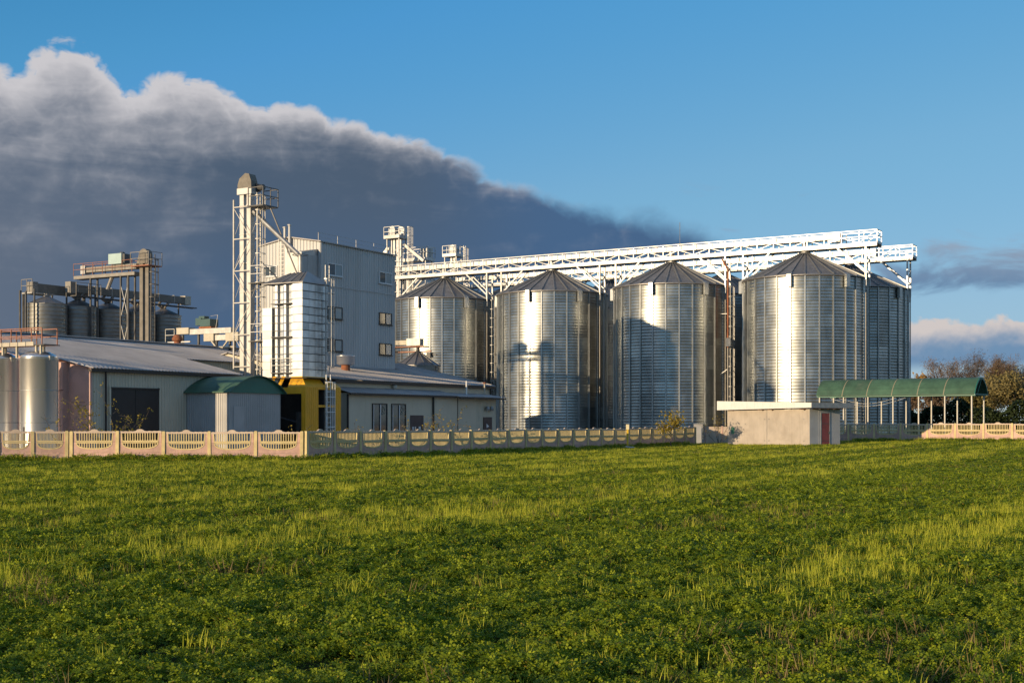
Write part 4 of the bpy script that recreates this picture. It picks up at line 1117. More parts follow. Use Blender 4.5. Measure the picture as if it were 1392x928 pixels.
for y0 in (2.72, 5.0):
    wd = window(t, (0.0, y0, 1.05), (0, 1, 0), (1, 0, 0), 1.75, 2.2, 'window_frame_dark', 'window_glass', 2, 0.07, 0.08)
    mb = MB(); mb.box(0.03, 0.075, y0 + 0.86, y0 + 0.96, 1.12, 3.17); mb.box(0.03, 0.075, y0 + 0.08, y0 + 0.14, 1.12, 3.17); mb.build('white_mullion', 'window_frame_white', wd)
    mb = MB(); r_ = random.Random(3)                        # pale scroll grille in the upper right pane
    for j in range(9):
        cy, cz, rr = y0 + r_.uniform(1.05, 1.6), r_.uniform(2.55, 3.1), r_.uniform(0.07, 0.13); a0 = r_.uniform(0, 6)
        P_ = [(0.05, cy + rr * math.cos(a0 + i * 0.7) * (1 - i * 0.08), cz + rr * math.sin(a0 + i * 0.7) * (1 - i * 0.08)) for i in range(8)]
        for a, b in zip(P_[:-1], P_[1:]): mb.beam(a, b, 0.03)
    mb.build('scroll_grille', 'machine_cream', wd)
d = MB().box(0.002, 0.05, 7.35, 9.0, 0, 2.45).build('brown_door', 'brown_paint', t)
for y0, z0, w, h in ((7.55, 1.35, 0.16, 0.28), (7.85, 1.35, 0.16, 0.28), (8.35, 1.3, 0.26, 0.34)):
    MB().box(0.051, 0.06, y0, y0 + w, z0, z0 + h).build('notice', 'paper_white', d)
d = MB().box(0.032, 0.08, 17.4, 18.65, 0, 2.35).build('brown_door', 'brown_paint', t)
MB().prism([(0.081, 17.8, 1.5), (0.081, 18.2, 1.62), (0.081, 17.8, 1.85)], (0.01, 0, 0)).build('notice', 'paper_white', d)
mb = MB()
for y0 in (17.75, 18.35): mb.lathe([(0.16, 2.85), (0.2, 3.0), (0.12, 3.2)], 10, (0.2, y0), cap=True)
mb.build('wall_lamp', 'dull_steel', t)
MB().box(0.033, 0.12, 16.7, 17.0, 0.7, 1.5).build('meter_box', 'dull_steel', t)

# things on the hall roof
q = AP + U * -5.0 + N_ * 6.35
t = thing('roof_fan', 'round silver exhaust fan hood standing on the hall roof', 'vent', (q.x, q.y, 5.6), GRID)
MB().lathe([(0.32, 0.0), (0.32, 0.55)], 16).build('fan_neck', 'rust', t)
MB().lathe([(0.5, 0.50), (0.66, 0.60), (0.66, 1.12), (0.70, 1.14), (0.70, 1.20)], 24, cap=True).build('fan_hood', 'tank_steel', t, True)
q = AP + U * -1.05 + N_ * 6.9
v = thing('roof_vent', 'small round pale vent on the annex roof edge', 'vent', (q.x, q.y, 4.15), GRID)
MB().lathe([(0.08, -0.1), (0.08, 0.2), (0.2, 0.22), (0.2, 0.42), (0.08, 0.5)], 12, cap=True).build('vent_hood', 'machine_cream', v)
for m_, h_, lab in ((15.6, 1.15, 'white thin flue pipe on the annex roof'), (18.3, 0.95, 'short rusty flue pipe near the right end of the hall roof')):
    q = AP + U * -0.4 + N_ * m_
    v = thing('flue_pipe', lab, 'pipe', (q.x, q.y, 3.98 if m_ < 17 else 3.4), GRID)
    mb = MB(); mb.tube((0, 0, -0.1), (0, 0, h_ if m_ < 17 else 1.6), 0.06, 8); mb.build('pipe', 'white_paint' if m_ < 17 else 'machine_cream', v)
    if m_ > 17: MB().lathe([(0.14, 1.58), (0.14, 1.63), (0.03, 1.72)], 10).build('pipe_cap', 'rust', v)

# ------------------------------------------------------------------ steel tanks and catwalk at far left
TK = []
for k, lab in enumerate(('upright polished steel tank beside the pink gable', 'upright steel tank at the left picture edge')):
    q = Vector((-25.0, 70.0, 0)) + U * (-3.0 * k)
    TK.append(q)
    t = thing('steel_tank', lab, 'tank', (q.x, q.y, 0), GRID, 'upright steel tanks')
    MB().lathe([(0.98, 0.5), (0.98, 5.25), (0.985, 5.26), (0.985, 5.30)], 40).build('tank_shell', 'tank_steel', t, True)
    MB().lathe([(0.985, 5.30), (0.86, 5.48), (0.55, 5.64), (0.2, 5.70)], 40, cap=True).build('tank_dome', 'tank_steel', t, True)
    mb = MB()
    for z in (1.9, 3.6): mb.lathe([(0.984, z), (0.992, z + 0.01), (0.992, z + 0.03), (0.984, z + 0.04)], 40)
    mb.build('weld_band', 'dull_steel', t)
    for j in range(4):
        a = R(45 + 90 * j); MB().tube((0.8 * math.cos(a), 0.8 * math.sin(a), 0), (0.8 * math.cos(a), 0.8 * math.sin(a), 0.7), 0.08).build('tank_leg', 'dull_steel', t)
    mb = MB(); mb.tube((0.3, 0, 5.6), (0.3, 0, 5.95), 0.12, 10); mb.box(0.6, 1.0, -0.15, 0.15, 5.2, 5.42); mb.build('top_fitting', 'machine_cream', t)
    MB().box(-0.04, 0.04, -1.02, -0.985, 0.6, 1.7).build('sight_gauge', 'dark_steel', t)
q = TK[0]
t = thing('tank_catwalk', 'catwalk of pale plates with rusty railing over the steel tanks', 'catwalk', (q.x, q.y, 0), GRID)
for k in range(9):
    MB().box(0.15 - 0.62 * (k + 1) + 0.05, 0.15 - 0.62 * k, -0.5, -0.46, 5.96, 6.17).build('toe_plate', 'machine_cream', t)
MB().box(-5.6, 0.9, -0.455, 0.6, 5.98, 6.03).build('catwalk_deck', 'dark_steel', t)
railing(t, [(-5.6, -0.45, 6.03), (0.75, -0.45, 6.03)], 0.85, 'rusty_rail', False, 0.75, 0.045)
railing(t, [(-5.6, 0.55, 6.03), (0.75, 0.55, 6.03)], 0.85, 'rusty_rail', False, 1.5, 0.045)
for x in (-5.2, -3.9, -2.4, -1.3, 0.55, 0.2):
    MB().box(x - 0.05, x + 0.05, -0.4, -0.3, 5.35 if x > -4.6 else 0.0, 5.98).build('catwalk_post', 'machine_cream', t)

# ------------------------------------------------------------------ small bins, conveyors and lift at the far left
BP = Vector((-36.0, 102.4, 0))
bin_r = 1.50
def bin_meshes():
    M = {}
    prof = [(bin_r + 0.012 * math.sin(2 * math.pi * k / 6), 0.92 * k / 18) for k in range(19)]
    M['wall_ring'] = MB().lathe(prof, 36).mesh('wall_ring', 'bin_wall', True)
    a = math.pi / 12; vs = []
    for r, z in ((bin_r + 0.06, 0.0), (0.2, 0.62)):
        for s in (-1, 1): vs.append((r * math.cos(a), s * r * math.sin(a), z))
    mb = MB(); mb.add(vs + [(x, y, z - 0.03) for x, y, z in vs], [(0, 1, 3, 2), (5, 4, 6, 7), (1, 0, 4, 5), (2, 3, 7, 6), (0, 2, 6, 4), (3, 1, 5, 7)])
    M['roof_sheet'] = mb.mesh('roof_sheet', 'galvanised_roof')
    M['cap'] = MB().lathe([(0.24, 0.55), (0.24, 0.82)], 12, cap=True).mesh('roof_cap', 'old_steel')
    return M
BM = bin_meshes()
bl = ['leftmost small storage bin behind the warehouse roof', 'second small storage bin, pale on its sunny side, behind the warehouse roof', 'middle small storage bin under the stepped conveyors',
      'fourth small storage bin, partly behind the lift legs', 'fifth small storage bin, dark, right of the lift legs']
for k in range(5):
    q = BP + N_ * 3.1 * k
    t = thing('storage_bin', bl[k], 'silo', (q.x, q.y, 0), GRID, 'small bins behind the warehouse')
    for j in range(12): inst('wall_ring', BM['wall_ring'], t, (0, 0, 0.92 * j), random.uniform(0, 6))
    for j in range(12): inst('roof_sheet', BM['roof_sheet'], t, (0, 0, 11.05), 2 * math.pi * j / 12)
    inst('roof_cap', BM['cap'], t, (0, 0, 11.05))
    for (px, py) in ((-1.45, -1.3), (0.55, -1.62)):
        MB().box(px - 0.05, px + 0.05, py - 0.05, py + 0.05, 0, 12.1).build('support_leg', 'dark_steel', t)
t = thing('bin_conveyor', 'long enclosed conveyor running over the small bins', 'conveyor', (BP.x, BP.y, 0), GRID, 'conveyors over the small bins')
MB().box(0.25, 0.75, 2.2, 14.2, 12.15, 12.75).build('conveyor_casing', 'weathered_hood', t)
mb = MB()
for k in range(7): mb.box(0.22, 0.78, 2.4 + 1.75 * k, 2.46 + 1.75 * k, 12.12, 12.79)
mb.build('casing_flange', 'dull_steel', t)
MB().box(0.2, 0.8, 1.65, 2.2, 12.05, 12.95).build('drive_box', 'old_steel', t)
MB().box(0.2, 0.8, 14.2, 14.9, 12.1, 12.85).build('tail_box', 'machine_cream', t)
MB().box(0.95, 1.6, 1.5, 14.8, 11.75, 11.83).build('walkway', 'dark_steel', t)
railing(t, [(1.6, 1.5, 11.83), (1.6, 4.0, 11.83)], 1.0, 'old_steel', False, 1.2, 0.04)
for k in range(1, 5):
    mb = MB()
    for s in (0.0, 0.5):
        mb.tube((0.2 + s, 3.1 * k - 0.5 + s, 12.2), (0.1 + s, 3.1 * k - 0.7 + s, 11.9), 0.11, 8); mb.tube((0.1 + s, 3.1 * k - 0.7 + s, 11.9), (0, 3.1 * k, 11.6), 0.10, 8)
    mb.build('spout', 'old_steel', t)
    MB().box(0.3, 0.40, 3.1 * k + 1.4, 3.1 * k + 1.5, 0, 12.15).build('support_leg', 'dark_steel', t)
t = thing('bin_conveyor', 'short enclosed conveyor at the left end above the first bins', 'conveyor', (BP.x, BP.y, 0), GRID, 'conveyors over the small bins')
MB().box(-0.95, -0.40, -0.5, 4.6, 11.95, 12.65).build('conveyor_casing', 'weathered_hood', t)
MB().box(-1.0, -0.35, -1.0, -0.5, 11.9, 12.75).build('drive_box', 'old_steel', t)
MB().box(-1.4, -0.2, -1.2, 0.9, 11.82, 11.92).build('walkway', 'dull_steel', t)
railing(t, [(-1.4, -1.2, 11.92), (-0.2, -1.2, 11.92)], 1.0, 'old_steel', False, 0.7, 0.04)
for x, y in ((-1.3, -1.1), (-0.3, -1.7), (-0.7, 4.4)): MB().box(x - 0.06, x + 0.06, y - 0.06, y + 0.06, 0, 11.95).build('support_leg', 'dark_steel', t)

LP = Vector((-28.1, 101.6, 0))
t = thing('bin_lift', 'dark lift with rounded head and twin legs over the small bins', 'elevator', (LP.x, LP.y, 0), GRID)
for x in (-0.32, 0.28): MB().box(x - 0.17, x + 0.17, -0.17, 0.17, 0, 14.2).build('elevator_leg', 'weathered_hood', t)
pts = []
for k in range(9):
    a = math.pi * k / 8; pts.append((-0.02 + 0.48 * math.cos(a), -0.25, 14.75 + 0.48 * math.sin(a)))
h = MB().prism([(0.44, -0.25, 14.1)] + pts + [(-0.75, -0.25, 14.1)], (0, 0.5, 0)).build('elevator_head', 'weathered_hood', t)
mb = MB(); mb.box(-0.9, 1.0, -0.7, 0.7, 13.85, 13.93); po = mb.build('platform', 'rusty_rail', t)
railing(po, [(-0.9, -0.7, 13.93), (1.0, -0.7, 13.93), (1.0, 0.7, 13.93)], 1.0, 'old_steel', False, 0.95, 0.04)
caged_ladder(t, 0.75, 0, 2, 14.8, (1, 0), 'dark_steel', 9.5)
t = thing('upper_conveyor', 'railed upper conveyor leading left from the lift head', 'conveyor', (LP.x, LP.y, 0), GRID, 'conveyors over the small bins')
MB().box(-7.4, -0.75, -0.45, 0.45, 13.25, 13.5).build('gallery_beam', 'old_steel', t)
MB().box(-6.3, -0.8, -0.22, 0.25, 13.75, 14.15).build('conveyor_casing', 'old_steel', t)
MB().box(-6.8, -6.3, -0.3, 0.32, 13.65, 14.3).build('drive_box', 'dull_steel', t)
railing(t, [(-7.4, -0.45, 13.5), (-1.0, -0.45, 13.5)], 0.95, 'rusty_rail', False, 1.0, 0.035)
railing(t, [(-7.4, 0.45, 13.5), (-1.0, 0.45, 13.5)], 0.95, 'rusty_rail', False, 1.4, 0.045)
for x in (-5.6, -2.3, -1.5):
    for y in (-0.35, 0.35): MB().box(x - 0.06, x + 0.06, y - 0.06, y + 0.06, 0, 13.25).build('support_leg', 'dark_steel', t)
mb = MB()
for z in (4, 7, 10): mb.beam((-2.3, -0.35, z), (-1.5, -0.35, z + 2.6), 0.05); mb.beam((-1.5, -0.35, z), (-2.3, -0.35, z + 2.6), 0.05)
mb.build('leg_brace', 'dull_steel', t)
MB().tube((-3.6, 0, 13.3), (-3.9, -0.2, 12.3), 0.16, 8).build('spout', 'old_steel', t)
b = MB().box(-3.5, -2.1, -0.5, 0.4, 14.2, 15.0).build('dust_filter', 'machine_pale_green', t)
mb = MB(); mb.lathe([(0.2, 15.0), (0.2, 15.14)], 10, (-2.5, 0), cap=True); mb.box(-2.09, -1.85, -0.4, 0.3, 14.3, 14.95); mb.build('filter_fan', 'dark_steel', b)

# low conveyors and motor box just behind the warehouse ridge
Y0 = 100.0
wx = lambda x: (x - 696) / 1800 * Y0
t = thing('roof_conveyor', 'cream-ended low conveyor with dark green motor box behind the warehouse ridge', 'conveyor', (wx(262), Y0, 0), GRID)
MB().box(-1.35, -0.1, -0.35, 0.35, 8.6, 9.08).build('head_box', 'machine_cream', t)
MB().box(-0.095, 4.0, -0.25, 0.25, 8.55, 8.95).build('conveyor_casing', 'dull_steel', t)
m_ = MB().box(1.1, 2.1, -0.4, 0.5, 9.1, 9.65).build('motor_box', 'machine_green', t)
mb = MB(); mb.box(0.55, 1.1, -0.3, 0.3, 9.2, 9.75); mb.box(0.8, 1.35, -0.2, 0.3, 9.7, 9.9); mb.build('motor_cowl', 'machine_green', m_)
MB().box(0.9, 2.1, -0.3, 0.4, 8.955, 9.095).build('motor_mount', 'rust', t)
MB().box(-2.1, 0.2, -0.5, -0.4, 7.95, 8.05).build('walkway', 'pale_steel', t)
mb = MB(); mb.beam((2.3, 0, 8.95), (2.5, 0, 9.95), 0.025); mb.beam((2.5, 0, 9.95), (1.6, 0.2, 9.9), 0.02); mb.build('conduit', 'pale_steel', t)
railing(t, [(-2.3, -0.5, 8.05), (-1.4, -0.5, 8.05)], 0.95, 'dull_steel', False, 0.8, 0.04)
for x in (-1.0, 0.6, 2.4, 3.7): MB().box(x - 0.07, x + 0.07, -0.07, 0.07, 0, 8.55).build('support_leg', 'dark_steel', t)
t = thing('roof_conveyor', 'lower cream-boxed conveyor left of the bucket elevator mast', 'conveyor', (wx(292), Y0 - 0.8, 0), GRID)
MB().box(-0.55, 0.42, -0.35, 0.3, 8.0, 8.58).build('head_box', 'machine_cream', t)
MB().box(0.425, 2.8, -0.22, 0.22, 8.05, 8.45).build('conveyor_casing', 'dull_steel', t)
MB().box(1.6, 2.8, -0.34, 0.32, 7.95, 8.6).build('tail_box', 'machine_cream', t)
mb = MB(); mb.beam((0.2, -0.3, 8.0), (0.7, -0.3, 7.5), 0.1); mb.tube((0.2, -0.45, 7.5), (2.6, -0.45, 7.5), 0.08, 8); mb.beam((1.3, -0.3, 7.5), (1.8, -0.3, 8.0), 0.09); mb.build('brace', 'machine_cream', t)
for x in (0.2, 2.2): MB().box(x - 0.07, x + 0.07, -0.07, 0.07, 0, 8.05).build('support_leg', 'dark_steel', t)

# small cone-roofed silo behind the hall
q = Vector((-8.25, 116.0, 0))
t = thing('hopper_silo', 'small dark cone-roofed silo with a drive box, rising behind the hall roof', 'silo', (q.x, q.y, 0), GRID)
MB().lathe([(1.93, 0), (1.93, 6.9)], 40).build('silo_wall', 'bin_wall', t, True)
a = math.pi / 14
for k in range(14):
    vs = []
    for r, z in ((2.02, 6.9), (0.36, 7.98)):
        for s in (-1, 1): vs.append((r * math.cos(a), s * r * math.sin(a), z))
    if k == 0:
        mb = MB(); mb.add(vs + [(x, y, z - 0.04) for x, y, z in vs], [(0, 1, 3, 2), (5, 4, 6, 7), (1, 0, 4, 5), (2, 3, 7, 6), (0, 2, 6, 4), (3, 1, 5, 7)]); hm = mb.mesh('roof_sheet', 'galvanised_roof')
        rb = MB().beam((2.04, 0, 6.95), (0.36, 0, 8.03), 0.05, 0.05).mesh('roof_rib', 'roof_seam')
    inst('roof_sheet', hm, t, None, 2 * a * k); inst('roof_rib', rb, t, None, 2 * a * (k + 0.5))
MB().lathe([(0.38, 7.9), (0.3, 8.1), (0.14, 8.2), (0.14, 8.7)], 14).build('inlet', 'dark_steel', t)
for k in range(6):
    an = 2 * math.pi * k / 6; MB().box(1.94, 2.0, -0.06, 0.06, 0, 6.85).build('wall_stiffener', 'dull_steel', t).rotation_euler = (0, 0, an)
MB().box(-3.0, -1.0, -0.2, 0.2, 8.75, 9.15).build('conveyor_casing', 'machine_cream', t)
MB().box(-1.0, 0.42, -0.3, 0.3, 8.66, 9.28).build('drive_box', 'dull_steel', t)
mb = MB(); mb.box(-3.0, 0.9, -0.45, 0.45, 8.52, 8.6); mb.box(-3.0, 1.2, 0.3, 0.4, 8.1, 8.2); mb.build('walkway', 'rusty_rail', t)
MB().box(-2.6, -2.45, -0.1, 0.1, 6.5, 8.5).build('support_leg', 'rust', t)
mb = MB(); mb.box(1.1, 1.5, -0.3, 0.2, 7.6, 8.0); mb.beam((1.3, 0, 7.9), (2.0, 0, 7.8), 0.1); mb.build('aspirator', 'dark_steel', t)

# ------------------------------------------------------------------ green barrel canopy on the right
KD = Vector((0.8, -0.6, 0)); KN = Vector((0.6, 0.8, 0)); krz = math.atan2(-0.6, 0.8)
KP = Vector((25.6, 110.15, 0))
t = thing('barrel_canopy', 'long open canopy with green barrel roof on slim white posts', 'canopy', (KP.x, KP.y, 0), krz)
NB = 6; bayl = 2.09; KE = 4.12; KH = 1.32; wv = 2.6
g0 = gz(KP.x + 5, KP.y - 4)
pm_f = MB().box(-0.045, 0.045, -0.045, 0.045, 0, KE).mesh('post', 'post_cream')
for k in range(NB + 1):
    inst('post', pm_f, t, (k * bayl, 0, 0)); inst('post', pm_f, t, (k * bayl + 0.12, wv, 0))
arc = [(-0.35 + (wv + 0.7) * k / 14, KE + KH * math.sin(math.pi * k / 14) ** 0.75) for k in range(15)]
def vault(x0, x1, d0, d1):
    mb = MB()
    for (ya, za), (yb_, zb_) in zip(arc[:-1], arc[1:]):
        mb.add([(x0, ya, za + d0), (x1, ya, za + d0), (x1, yb_, zb_ + d0), (x0, yb_, zb_ + d0), (x0, ya, za + d1), (x1, ya, za + d1), (x1, yb_, zb_ + d1), (x0, yb_, zb_ + d1)],
               [(0, 3, 2, 1), (4, 5, 6, 7), (0, 1, 5, 4), (2, 3, 7, 6), (1, 2, 6, 5), (3, 0, 4, 7)])
    return mb
for k in range(NB): vault(k * bayl - (0.2 if k == 0 else 0) + 0.03, (k + 1) * bayl + (0.35 if k == NB - 1 else 0) - 0.03, 0.0, 0.03).build('roof_sheet', 'green_sheet', t)
for k in range(1, NB): vault(k * bayl - 0.035, k * bayl + 0.035, -0.03, 0.045).build('roof_rib', 'roof_rib_tan', t)
mb = vault(NB * bayl + 0.30, NB * bayl + 0.36, -0.12, 0.04); mb.beam((NB * bayl + 0.33, -0.3, KE), (NB * bayl + 0.33, wv + 0.3, KE), 0.06, 0.1)
mb.beam((NB * bayl + 0.33, 0.3, KE), (NB * bayl + 0.33, wv / 2, KE + KH - 0.1), 0.05); mb.build('end_arch', 'teal_sheet', t)
for y in (-0.02, wv): MB().box(-0.2, NB * bayl + 0.3, y - 0.05, y + 0.05, KE - 0.12, KE - 0.005).build('eave_beam', 'teal_sheet', t)
mb = MB()
for x0, x1, s in ((1.2, 6.6, 0.55), (0.5, 7.4, 0.75)):
    P_ = [Vector((x0 + (x1 - x0) * i / 12, 0.5, KE - 0.1 - s * math.sin(math.pi * i / 12))) for i in range(13)]
    for a, b in zip(P_[:-1], P_[1:]): mb.beam(a, b, 0.012)
mb.build('hanging_cable', 'white_paint', t)

# ------------------------------------------------------------------ shed in the field's edge
HP = Vector((20.67, 92.0, gz(20.7, 93) - 0.05)); hrz = math.atan2(0.531, 0.847)
t = thing('shed', 'small flat-roofed concrete panel shed with a dark red door', 'shed', (HP.x, HP.y, HP.z), hrz)
SWd, SLn, SHt = 2.95, 8.5, 2.72
for k in range(2): MB().box(0, 0.14, k * SLn / 2 + (0.015 if k else 0), (k + 1) * SLn / 2 - (0 if k else 0.0), -0.3, SHt).build('long_panel', 'shed_panel', t)
MB().box(SWd - 0.14, SWd, 0, SLn, -0.3, SHt).build('long_panel', 'shed_panel', t)
MB().box(0.15, SWd - 0.15, SLn - 0.14, SLn, -0.3, SHt).build('end_panel', 'shed_panel', t)
for x0, x1 in ((0.012, 0.82), (0.83, 1.08), (1.88, 2.34), (2.35, SWd - 0.012)):
    MB().box(x0, x1, -0.03 if x0 > 0.5 else -0.02, 0.09, -0.3, SHt).build('end_panel', 'shed_side', t)
MB().box(1.085, 1.875, -0.022, 0.09, 2.45, SHt).build('end_panel', 'shed_side', t)
d = MB().box(1.10, 1.86, -0.05, 0.02, -0.1, 2.44).build('door', 'door_red', t)
mb = MB(); mb.box(1.76, 1.80, -0.09, -0.05, 1.0, 1.15); [mb.box(1.10, 1.86, -0.058, -0.05, z, z + 0.04) for z in (0.5, 1.7)]; mb.build('door_hardware', 'dark_steel', d)
for y in (0.5, 4.0, 4.45, 7.9):
    for z in (0.45, 2.0): MB().box(-0.012, 0.0, y, y + 0.08, z, z + 0.08).build('weld_plate', 'dull_steel', t)
MB().box(-0.004, -0.001, 7.75, 8.1, 0.95, 1.45).build('paint_patch', 'paint_green_mark', t)
MB().box(-0.012, 0.0, 4.23, 4.27, 0, SHt).build('panel_joint', 'dull_steel', t)
ex = 0.55
roof = MB().prism([(-ex, -0.75, SHt + 0.12), (-ex, SLn + 0.55, SHt + 0.02), (-ex, SLn + 0.55, SHt + 0.66), (-ex, -0.75, SHt + 0.42)], (SWd + 2 * ex, 0, 0)).build('roof_slab', 'roof_sheet', t)
for k in range(12):
    y0 = -0.75 + (SLn + 1.3) * k / 12; y1 = y0 + (SLn + 1.3) / 12 - 0.006
    f = lambda y: (y + 0.75) / (SLn + 1.3)
    MB().prism([(-ex - 0.022, y0, SHt + 0.10 - 0.1 * f(y0)), (-ex - 0.022, y1, SHt + 0.10 - 0.1 * f(y1)), (-ex - 0.022, y1, SHt + 0.44 + 0.24 * f(y1)), (-ex - 0.022, y0, SHt + 0.44 + 0.24 * f(y0))], (0.02, 0, 0)).build('fascia_sheet', 'fascia_white', t)
MB().box(-ex - 0.02, SWd + ex, -0.79, -0.755, SHt + 0.08, SHt + 0.44).build('front_fascia', 'dull_steel', t)
MB().box(-0.03, SWd + 0.03, -0.045, -0.031, -0.3, 0.14).build('plinth', 'concrete', t)
MB().box(-0.035, -0.003, -0.03, SLn + 0.02, -0.3, 0.12).build('plinth', 'concrete', t)
for x0, x1, z0, z1 in ((1.02, 1.10, -0.1, 2.5), (1.86, 1.94, -0.1, 2.5), (1.10, 1.86, 2.445, 2.52)): MB().box(x0, x1, -0.062, -0.031, z0, z1).build('door_frame', 'dull_steel', t)
for x in (0.35, 1.1, 1.75, 2.5): MB().box(x - 0.06, x + 0.06, -0.7, 0.0, SHt + 0.0, SHt + 0.11).build('rafter_end', 'rust', t)
for y in (0.4, 3.6, 4.6, 7.8): MB().box(-0.5, 0.0, y - 0.06, y + 0.06, SHt - 0.02, SHt + 0.03).build('rafter_end', 'rust', t)

# yellow marker post with its concrete lump
q = Vector((7.94, 91.0, gz(7.94, 91.0)))
t = thing('marker_post', 'slim yellow marker post with pale head near the long fence', 'post', tuple(q))
MB().box(-0.06, 0.06, -0.06, 0.06, -0.2, 1.45).build('post', 'safety_yellow', t)
MB().box(-0.10, 0.10, -0.07, 0.07, 1.45, 1.80).build('head_plate', 'yellow_cap', t)
rb = MB(); r_ = random.Random(5); prof = [(0.52, -0.1), (0.5, 0.12), (0.34, 0.26), (0.1, 0.31)]
rb.lathe(prof, 11, cap=True); rb.v = [(x * 1.25 + r_.uniform(-.06, .06), y * 0.8 + r_.uniform(-.06, .06), z + r_.uniform(-.03, .03)) for x, y, z in rb.v]
q2 = Vector((7.9, 90.3, gz(7.9, 90.3)))
tag(rb.build('concrete_block', 'concrete', None, loc=tuple(q2)), 'rounded grey lump of concrete lying at the foot of yellow marker post', 'concrete lump')

# ------------------------------------------------------------------ plants
def store_tint(me, seed):
    rnd = np.random.default_rng(seed)
    a = me.attributes.new('tint', 'FLOAT', 'FACE')
    return a, rnd


def leaf_cloud(pts, size, mat, name, parent, seed=0, aspect=0.6, per=1, flat=0.0):
    """many small two-triangle leaves, one mesh"""
    r = np.random.default_rng(seed)
    pts = np.asarray(pts, float); n = len(pts)
    d = r.normal(size=(n, 3)); d[:, 2] *= (1 - flat); d /= np.linalg.norm(d, axis=1, keepdims=True)
    e = r.normal(size=(n, 3)); e -= (e * d).sum(1, keepdims=True) * d; e /= np.linalg.norm(e, axis=1, keepdims=True)
    s = size * r.uniform(0.6, 1.4, (n, 1))
    v = np.stack([pts - d * s, pts + e * s * aspect, pts + d * s, pts - e * s * aspect], 1).reshape(-1, 3)
    me = bpy.data.meshes.new(name)
    me.from_pydata(v.tolist(), [], [(4 * k, 4 * k + 1, 4 * k + 2, 4 * k + 3) for k in range(n)])
    me.materials.append(MATS[mat])
    at = me.attributes.new('tint', 'FLOAT', 'FACE'); at.data.foreach_set('value', r.uniform(0, 1, n).astype(np.float32))
    return inst(name, me, parent)


def branches(rnd, base, h, spread, depth=4, trunk_r=0.16, upright=0.6, kids=(3, 5)):
    """recursive limbs; returns segments and the twig ends"""
    segs, tips = [], []
    def grow(p, d, L, r, lv):
        n = 3; q = p
        for k in range(n):
            d2 = (d + Vector((rnd.uniform(-1, 1), rnd.uniform(-1, 1), rnd.uniform(-0.5, 0.9))) * 0.16).normalized()
            q2 = q + d2 * (L / n)
            segs.append((q, q2, r * (1 - 0.22 * k), r * (1 - 0.22 * (k + 1)))); q = q2; d = d2
            if lv < depth and k > 0:
                for _ in range(rnd.randint(*kids) - 1):
                    a = rnd.uniform(0, 6.283); o = Vector((math.cos(a), math.sin(a), rnd.uniform(-0.1, 0.8)))
                    grow(q, (d * upright + o * spread).normalized(), L * rnd.uniform(0.45, 0.72), r * 0.45, lv + 1)
        if lv < depth: grow(q, d, L * 0.6, r * 0.5, lv + 1)
        else: tips.append(q)
    grow(Vector(base), Vector((0, 0, 1)), h * 0.42, trunk_r, 1)
    return segs, tips


def tree(name, label, cat, P, h, spread, mat, nleaf, lsize, depth=4, bark='bark', trunk_r=0.16, seed=1, upright=0.6, jitter=0.5, group=None, kids=(3, 4), aspect=0.6):
    rnd = random.Random(seed)
    t = thing(name, label, cat, (P[0], P[1], gz(P[0], P[1]) - 0.05), rnd.uniform(0, 6), group)
    segs, tips = branches(rnd, (0, 0, 0), h, spread, depth, trunk_r, upright, kids)
    top = max(q.z for q in tips); k = h / top
    segs = [(a * k, b * k, r1, r2) for a, b, r1, r2 in segs]; tips = [q * k for q in tips]
    main = [s for s in segs if s[2] > trunk_r * 0.3]; fine = [s for s in segs if s[2] <= trunk_r * 0.3]
    mb = MB()
    for a, b, r1, r2 in main: mb.tube(a, b, max(r1, 0.012), 6, max(r2, 0.01))
    mb.build('trunk', bark, t)
    mb = MB()
    for a, b, r1, r2 in fine: mb.tube(a, b, max(r1, 0.012), 3, max(r2, 0.006))
    if fine: mb.build('twigs', bark, t)
    pts = []
    if nleaf:
        ends = [(s[0], s[1]) for s in fine] or [(s[0], s[1]) for s in segs]
        for _ in range(nleaf):
            a, b = rnd.choice(ends); q = a.lerp(b, rnd.random())
            pts.append((q.x + rnd.gauss(0, jitter), q.y + rnd.gauss(0, jitter), max(0.1, q.z + rnd.gauss(0, jitter * 0.8))))
        leaf_cloud(pts, lsize, mat, 'crown', t, seed, aspect)
    return t


def at_px(x, Y): return ((x - 696) / 1800 * Y, Y)

# trees beyond the canopy on the right
TR = [
    ('bare brown tree at the left of the group beyond the canopy', 1284, 268, 14.6, 'brown_leaf', 2200, 0.16, 11, 'bark'),
    ('tallest bare brown tree, in the middle of the group beyond the canopy', 1318, 275, 16.8, 'brown_leaf', 2600, 0.16, 12, 'bark_grey'),
    ('wide bare brown tree behind the canopy end', 1346, 262, 15.0, 'brown_leaf', 2600, 0.16, 13, 'bark'),
    ('brown and olive tree right of the canopy end', 1372, 280, 15.2, 'brown_leaf', 3000, 0.18, 14, 'bark_grey'),
    ('bare brown tree at the right picture edge', 1396, 268, 15.6, 'brown_leaf', 2600, 0.16, 15, 'bark'),
    ('bare brown tree just past the right picture edge', 1432, 275, 16.0, 'brown_leaf', 2200, 0.16, 16, 'bark'),
]
for lab, px, Y, h, mt, nl, ls, sd, bk in TR:
    tree('bare_tree', lab, 'tree', at_px(px, Y), h, 0.72, mt, nl * 2, ls * 2.2, 4, bk, 0.26, sd, 0.62, 0.5, 'autumn trees beyond the canopy', (3, 5), 0.09)
tree('golden_tree', 'small golden autumn tree beside the rightmost silo', 'tree', at_px(1243, 265), 11.2, 0.4, 'gold_leaf', 2600, 0.24, 3, 'bark', 0.16, 21, 0.9, 0.5)
